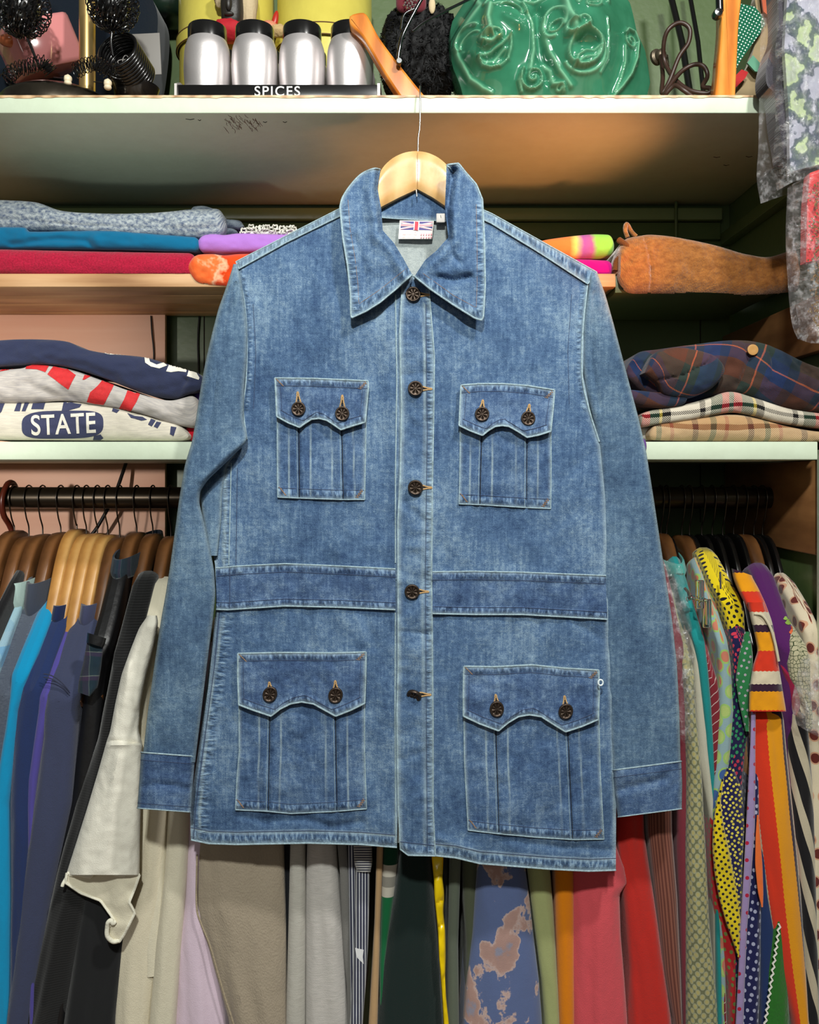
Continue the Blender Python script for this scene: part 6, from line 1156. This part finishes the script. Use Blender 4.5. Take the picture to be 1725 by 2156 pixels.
film('plastic_cover', [(1376, 1170), (1420, 1185), (1448, 1196)], [(1430, 1560), (1470, 1570)], [(1395, 1300), (1412, 1420)], [(1462, 1280), (1472, 1400)], 1.385, .012, 'clear crinkled plastic cover over the maroon dress', 'cover', back=.12)
ofl = dotmat('olive_flower_print', (112, 114, 84), [(176, 166, 110)], .0105, .30, .78, .25, ring=((158, 158, 126), 1.55))
G_('olive_flower_dress', 'olive green flower print dress left of the teal blouse', 'dress', [(1400, 1444, 1466), (1500, 1450, 1470), (1650, 1454, 1484), (1800, 1452, 1492), (1950, 1453, 1500), (2156, 1452, 1520), (2300, 1452, 1530)], ofl, Yf=1.402, seed=35, rise=.12, amp=.004)
G_('cream_blouse', 'cream cotton blouse showing between olive flower dress and teal blouse', 'blouse', [(1330, 1456, 1474), (1450, 1464, 1486), (1600, 1474, 1502), (1680, 1488, 1508), (1760, 1500, 1512), (2300, 1512, 1530)], fab('cream_cotton', (186, 182, 164)), Yf=1.412, seed=36, rise=.10)
G_('teal_blouse', 'teal green blouse hanging right of the cream blouse', 'blouse', [(1318, 1456, 1482), (1400, 1472, 1492), (1480, 1482, 1500), (1560, 1490, 1505), (1680, 1500, 1512), (1760, 1506, 1514), (2300, 1514, 1526)], fab('teal_rayon', (24, 130, 130), 700, .2), Yf=1.406, seed=37, rise=.10, col=fab('teal_rayon2', (60, 160, 152)), colh=.02)
rwl = bandmat('red_white_line', [(0, (120, 34, 44)), (.9, (190, 170, 165))], .012, 'u', rot=.9)
G_('red_lined_shirt', 'dark red shirt with thin white diagonal lines right of the teal blouse', 'shirt', [(1400, 1494, 1508), (1460, 1497, 1516), (1510, 1499, 1519), (1600, 1502, 1512), (2300, 1530, 1536)], rwl, Yf=1.409, seed=38, rise=.10)
flo = dotmat('sky_floral_print', (138, 164, 168), [(206, 112, 70), (60, 92, 150), (170, 190, 110), (196, 120, 96)], .026, .33, .4, .7, ring=((150, 186, 104), 1.35))
G_('floral_blouse', 'pale blue floral blouse with orange flowers and blue spots', 'blouse', [(1320, 1508, 1530), (1400, 1516, 1542), (1500, 1518, 1548), (1600, 1511, 1540), (1650, 1505, 1532), (1720, 1502, 1520), (2300, 1530, 1540)], flo, Yf=1.404, seed=39, rise=.10, amp=.004)
nd_ = dotmat('navy_multi_dot', (24, 22, 64), [(46, 132, 84), (186, 48, 72), (44, 136, 88), (196, 52, 74)], .0094, .30, .5, .45)
sd = G_('spotted_blouse', 'navy blouse with green and red spots and a yellow black-spotted sleeve', 'blouse', [(1330, 1546, 1580), (1420, 1548, 1586), (1500, 1546, 1584), (1600, 1538, 1574), (1650, 1532, 1570), (1720, 1535, 1566), (1900, 1545, 1562), (2300, 1548, 1560)], nd_, Yf=1.402, seed=40, rise=.09, amp=.004)
gdt = dotmat('green_white_dot', (40, 116, 66), [(170, 160, 170)], .014, .2, .3, .3); arm('green_panel', [(1330, 1568, 1580), (1380, 1556, 1586), (1430, 1549, 1584), (1480, 1556, 1578), (1540, 1570, 1578)], (1.395, 1.395), .008, gdt, sd)
yb_ = dotmat('yellow_black_dot', (222, 196, 20), [(22, 20, 30)], .0108, .27, .62, .08); ydn = dotmat('navy_yellow_dot', (26, 26, 74), [(222, 206, 80)], .0092, .30, .6, .45)
arm('navy_yellow_sleeve', [(1618, 1530, 1545), (1660, 1516, 1562), (1740, 1514, 1568), (1820, 1526, 1564), (1900, 1546, 1562), (1960, 1554, 1560)], (1.394, 1.394), .008, ydn, sd, seed=3)
arm('yellow_sleeve', [(1640, 1520, 1525), (1690, 1508, 1518), (1740, 1501, 1525), (1790, 1500, 1536), (1840, 1505, 1546), (1890, 1514, 1555), (1940, 1528, 1560), (1990, 1546, 1559), (2015, 1554, 1557)], (1.388, 1.388), .009, yb_, sd, seed=5)
rgd = dotmat('red_green_dot', (176, 30, 34), [(104, 122, 60)], .013, .24, .3, .3); G_('red_spotted_skirt', 'red skirt with green spots under the yellow spotted sleeve', 'skirt', [(1700, 1500, 1535), (1820, 1500, 1540), (1900, 1505, 1552), (2000, 1522, 1556), (2080, 1538, 1554), (2156, 1540, 1552), (2300, 1540, 1552)], rgd, Yf=1.402, seed=41, rise=.2)
G_('yellow_spotted_blouse', 'small yellow black-spotted collar above the navy spotted blouse', 'top', [(1240, 1512, 1556), (1290, 1526, 1572), (1360, 1545, 1575), (1420, 1560, 1578)], yb_, Yf=1.42, seed=42, rise=.06, top=ZC-.33)
G_('white_knit_hem', 'cream garment showing low between olive flower dress and red spotted skirt', 'top', [(1900, 1500, 1535), (1990, 1508, 1540), (2060, 1512, 1540), (2110, 1516, 1536), (2300, 1518, 1534)], fab('cream_knit', (168, 158, 134)), Yf=1.43, seed=43, rise=.25)
lil = dotmat('lilac_red_dot', (156, 136, 180), [(176, 24, 60)], .026, .16, .78, .05); arm('lilac_spotted_sash', [(1480, 1582, 1592), (1560, 1580, 1591), (1640, 1576, 1591), (1740, 1571, 1590), (1850, 1565, 1582), (1950, 1559, 1574), (2060, 1554, 1569), (2156, 1549, 1566), (2300, 1545, 1560)], (1.386, 1.386), .005, lil, None, 'lilac sash with red dots hanging beside the zigzag dress', 'sash', .001, 3)
nwd = dotmat('navy_white_dot', (24, 26, 76), [(168, 170, 196)], .0125, .24, .3, .4); G_('white_spotted_dress', 'navy dress with pale spots right of the lilac sash', 'dress', [(1600, 1586, 1600), (1750, 1580, 1602), (1900, 1574, 1608), (2060, 1564, 1606), (2156, 1560, 1602), (2300, 1556, 1600)], nwd, Yf=1.40, seed=44, rise=.12)
G_('blue_skirt', 'plain dark blue skirt between the white-spotted and zigzag dresses', 'skirt', [(1600, 1596, 1612), (1750, 1600, 1620), (1900, 1604, 1640), (2000, 1606, 1645), (2156, 1604, 1620), (2300, 1604, 1612)], fab('dark_blue_cotton', (30, 50, 96)), Yf=1.404, seed=45, rise=.12)
arm('orange_ribbon', [(1716, 1594, 1598), (1760, 1591, 1601), (1820, 1590, 1606), (1880, 1596, 1608), (1910, 1604, 1607)], (1.388, 1.388), .003, fab('neon_orange_felt', (236, 112, 50)), None, 'narrow bright orange ribbon left of the zigzag dress', 'ribbon', .001)
G_('green_skirt', 'green skirt with white rickrack edge at the bottom, left of the zigzag dress', 'skirt', [(1900, 1640, 1652), (1960, 1632, 1660), (2050, 1620, 1668), (2156, 1612, 1672), (2300, 1604, 1674)], fab('grass_green_velvet', (42, 110, 36), 300, .4), Yf=1.396, seed=46, rise=.05)
mb = M(); zz = [(1640-(y-1950)*.145+(4 if i % 2 else -1), y) for i, y in enumerate(np.arange(1945, 2190, 7))]; mb.tube([P(x, y, 1.391) for x, y in zz], .0016, lace, 5); bpy.data.objects['green_skirt']; mb.build('rickrack', bpy.data.objects['green_skirt'])
# zigzag dress: red, yellow and dark purple panels with pinked edges
zz_ = bandmat('zigzag_vertical', [(0, (216, 54, 26)), (.40, (226, 150, 16)), (.80, (48, 22, 46)), (.93, (196, 180, 150))], .074, 'u', zig=.0012, zp=.004, off=.46)
zh = bandmat('zigzag_bands', [(0, (206, 52, 28)), (.34, (226, 150, 16)), (.66, (52, 24, 46)), (.78, (210, 196, 168))], .125, 'v', zig=.0016, zp=.0045, off=.30)
zd = thing('zigzag_dress', P(1650, 2150, 1.42), 'red, yellow and purple dress with zigzag-edged bands on the right rail', 'dress')
garment('skirt', '', '', [(1480, 1582, 1650), (1520, 1580, 1660), (1600, 1584, 1668), (1750, 1600, 1684), (1900, 1620, 1698), (2050, 1650, 1707), (2156, 1676, 1712), (2300, 1700, 1720)], zz_, Yf=1.392, seed=47, rise=.02, amp=.004, parent=zd)
arm('bodice_sleeve', [(1268, 1574, 1608), (1300, 1580, 1618), (1340, 1590, 1630), (1370, 1596, 1634), (1400, 1586, 1640), (1450, 1578, 1648), (1498, 1577, 1656)], (1.385, 1.382), .016, zh, zd, seed=8)
arm('shoulder', [(1204, 1540, 1582), (1230, 1545, 1598), (1260, 1558, 1612), (1300, 1580, 1626), (1340, 1596, 1634)], (1.42, 1.40), .02, zh, zd, seed=4, slope=.35)
mb = M(); mb.tube(cr([P(1588, 1292, 1.37), P(1606, 1296, 1.368), P(1622, 1320, 1.366), P(1632, 1352, 1.366), P(1640, 1392, 1.366)], 40), .0022, fab('cream_piping', (206, 196, 168)), 8); mb.build('piping', zd)
pp = fab('purple_satin', (78, 26, 88), 700, .2); G_('purple_blouse', 'purple blouse with a red and green flower right of the zigzag dress', 'blouse', [(1330, 1636, 1682), (1390, 1644, 1690), (1480, 1650, 1692), (1600, 1660, 1690), (2300, 1690, 1700)], pp, Yf=1.41, seed=48, rise=.10, amp=.005)
o = bpy.data.objects['purple_blouse']; bv = bvh_of(o)
for (x, y, r, c) in [(1676, 1318, 10, (170, 66, 40)), (1668, 1330, 6, (196, 90, 50)), (1660, 1310, 6, (120, 150, 60)), (1654, 1302, 4, (130, 160, 70)), (1684, 1334, 6, (150, 40, 60))]:
    decal('flower_petal', o, bv, *poly([(x+r*math.cos(t)*(1+.3*math.sin(3*t)), y+r*math.sin(t)) for t in np.linspace(0, 2*PI, 14)[:-1]]), plain('petal_%d_%d' % (x, y), S(c), .8), .001, 4)
hc = newmat('honeycomb_print'); m, nt, b = hc; n = NT(nt); v = n.n('TexVoronoi', {'Vector': n.uv(150, 150), 'Scale': 1.0, 'Randomness': .6}, voronoi_dimensions='2D', feature='DISTANCE_TO_EDGE'); cloth_finish(n, b, n.mix(n.math('LESS_THAN', v.outputs['Distance'], .07), S((176, 170, 140)), S((46, 60, 34))), 900, .1)
G_('honeycomb_scarf', 'green and white honeycomb print scarf right of the purple blouse', 'scarf', [(1344, 1674, 1700), (1400, 1664, 1712), (1430, 1668, 1712), (1500, 1700, 1716)], m, Yf=1.398, seed=49, rise=.05, top=ZC-.40)
G_('magenta_dress', 'magenta and black dress under the honeycomb scarf', 'dress', [(1390, 1648, 1700), (1440, 1660, 1700), (1480, 1664, 1692), (1520, 1668, 1690)], fab('magenta_rayon', (140, 22, 60)), Yf=1.404, seed=50, rise=.05, top=ZC-.395)
cbf = dotmat('cream_brown_floral', (206, 192, 166), [(96, 36, 30)], .03, .26, .6, .9, ring=((196, 150, 120), 1.3)); G_('floral_shirt', 'cream shirt with brown flowers at the right end of the rail', 'shirt', [(1300, 1694, 1730), (1400, 1704, 1736), (1500, 1700, 1736), (1700, 1706, 1736), (2300, 1700, 1736)], cbf, Yf=1.41, seed=51, rise=.06, amp=.004)
bw = bandmat('black_white_stripe', [(0, (186, 174, 150)), (.42, (18, 16, 20))], .034, 'u', rot=-.28); G_('black_white_dress', 'black and cream striped dress right of the zigzag dress', 'dress', [(1470, 1668, 1700), (1560, 1664, 1712), (1700, 1672, 1722), (1900, 1690, 1726), (2156, 1702, 1732), (2300, 1704, 1732)], bw, Yf=1.403, seed=52, rise=.05, amp=.004)
# clear clip hanger
CLR, nt, b = newmat('clear_acrylic'); b.inputs['Transmission Weight'].default_value = 1; b.inputs['Roughness'].default_value = .05; b.inputs['IOR'].default_value = 1.45; b.inputs['Base Color'].default_value = (.96, .97, .95, 1)
ch = thing('clip_hanger', P(1470, 1290, 1.40), 'clear plastic clip hanger above the teal blouse', 'hanger')
for k, (x, y, hgt) in enumerate([(1475, 1222, 60), (1490, 1262, 60)]):
    mb = M(); mb.box(P(x-9, y+hgt, 1.39), (P(x+9, y, 1.39)[0], 1.396, P(x+9, y, 1.39)[2]), CLR, .0015); mb.box(P(x-3, y+hgt-6, 1.385), (P(x+3, y+4, 1.385)[0], 1.390, P(x+3, y+4, 1.385)[2]), CLR, .001); mb.build('clip', ch)
mb = M(); mb.tube(cr([P(1446, 1262, 1.40), P(1462, 1258, 1.40), P(1490, 1266, 1.40)], 20), .0035, CLR, 10); mb.tube(cr([P(1442, 1238, 1.40), P(1450, 1248, 1.40), P(1452, 1262, 1.40)], 12), .0022, STEEL, 8); mb.tube([P(1517, 1204, 1.40), P(1518, 1240, 1.40)], .0016, STEEL, 8); mb.build('bar', ch)
# grey garment and plastic bags at the top right, in front of the shelf end
gf = fab('charcoal_fleece', (62, 58, 68), 700, .5)
mb = M(); panel(mb, [(1636, -40), (1700, -40), (1790, -40)], [(1652, 330), (1700, 345), (1790, 345)], [(1640, 60), (1622, 110), (1613, 150), (1616, 180), (1632, 200), (1640, 260)], [], lambda x, y: 1.30+.010*fbm(x/40., y/60., 2)+.02*np.exp(-((x-1625)/12.)**2), gf, 6, .04, sm='L', ew=0); tag(mb.build('grey_garment'), 'charcoal grey garment hanging inside the clear plastic bag at top right', 'garment')
camo, nt, b = newmat('leaf_print'); n = NT(nt); f = n.noise(n.uv(16, 12, .3, (.2, .4)), 1, 4, .5); c = n.ramp(f, [(.0, S((150, 150, 166))), (.44, S((160, 160, 174))), (.46, S((66, 76, 92))), (.54, S((84, 100, 90))), (.56, S((172, 188, 140))), (.62, S((160, 170, 150)))]); cloth_finish(n, b, c)
mb = M(); panel(mb, [(1660, -40), (1790, -40)], [(1664, 362), (1790, 330)], [(1652, 100), (1662, 250)], [], lambda x, y: 1.285+.006*fbm(x/30., y/60., 2), camo, 6, .01, ew=0); tag(mb.build('leaf_print_shirt'), 'grey shirt with green leaf print inside the plastic bag at top right', 'shirt')
film('plastic_bag', [(1656, -40), (1700, -40), (1800, -40)], [(1655, 388), (1700, 372), (1800, 345)], [(1652, 100), (1650, 250), (1646, 330)], [], 1.262, .008, 'clear wrinkled plastic garment bag hanging at the top right corner', 'bag', back=.09)
mb = M(); panel(mb, [(1706, 364), (1740, 352), (1800, 350)], [(1698, 552), (1740, 545), (1800, 535)], [(1700, 430)], [], lambda x, y: 1.29+.006*fbm(x/30., y/30., 2), fab('red_sequin_cloth', (206, 44, 44), 500, .4), 5, .02, ew=0)
sq = plain('gold_sequin', S((236, 190, 110)), .2, 1.0)
tag(mb.build('red_blouse'), 'red top with gold sequins inside plastic at the right edge', 'top'); o = bpy.data.objects['red_blouse']; mb = M()
for k in range(260):
    x = rng.normal(1724, 9); y = rng.uniform(380, 700)
    mb.lathe([(.0001, .0008), (.0013, .0006), (.0016, 0)], P(x, y, 1.283-.001*rng.random()), sq, 6, 'y')
q = mb.build('sequins', o); q['kind'] = 'stuff'
film('plastic_bag', [(1690, 372), (1730, 360), (1800, 350)], [(1712, 702), (1740, 712), (1800, 712)], [(1686, 480), (1692, 600), (1700, 670)], [], 1.268, .006, 'clear plastic bag hanging lower at the right edge around the red top', 'bag', back=.05)
film('plastic_bag', [(1712, 1400), (1740, 1380), (1800, 1380)], [(1700, 1540), (1740, 1560), (1800, 1560)], [(1692, 1490)], [], 1.33, .008, 'clear plastic bag edge at the right border below the floral shirt', 'bag', back=.04)
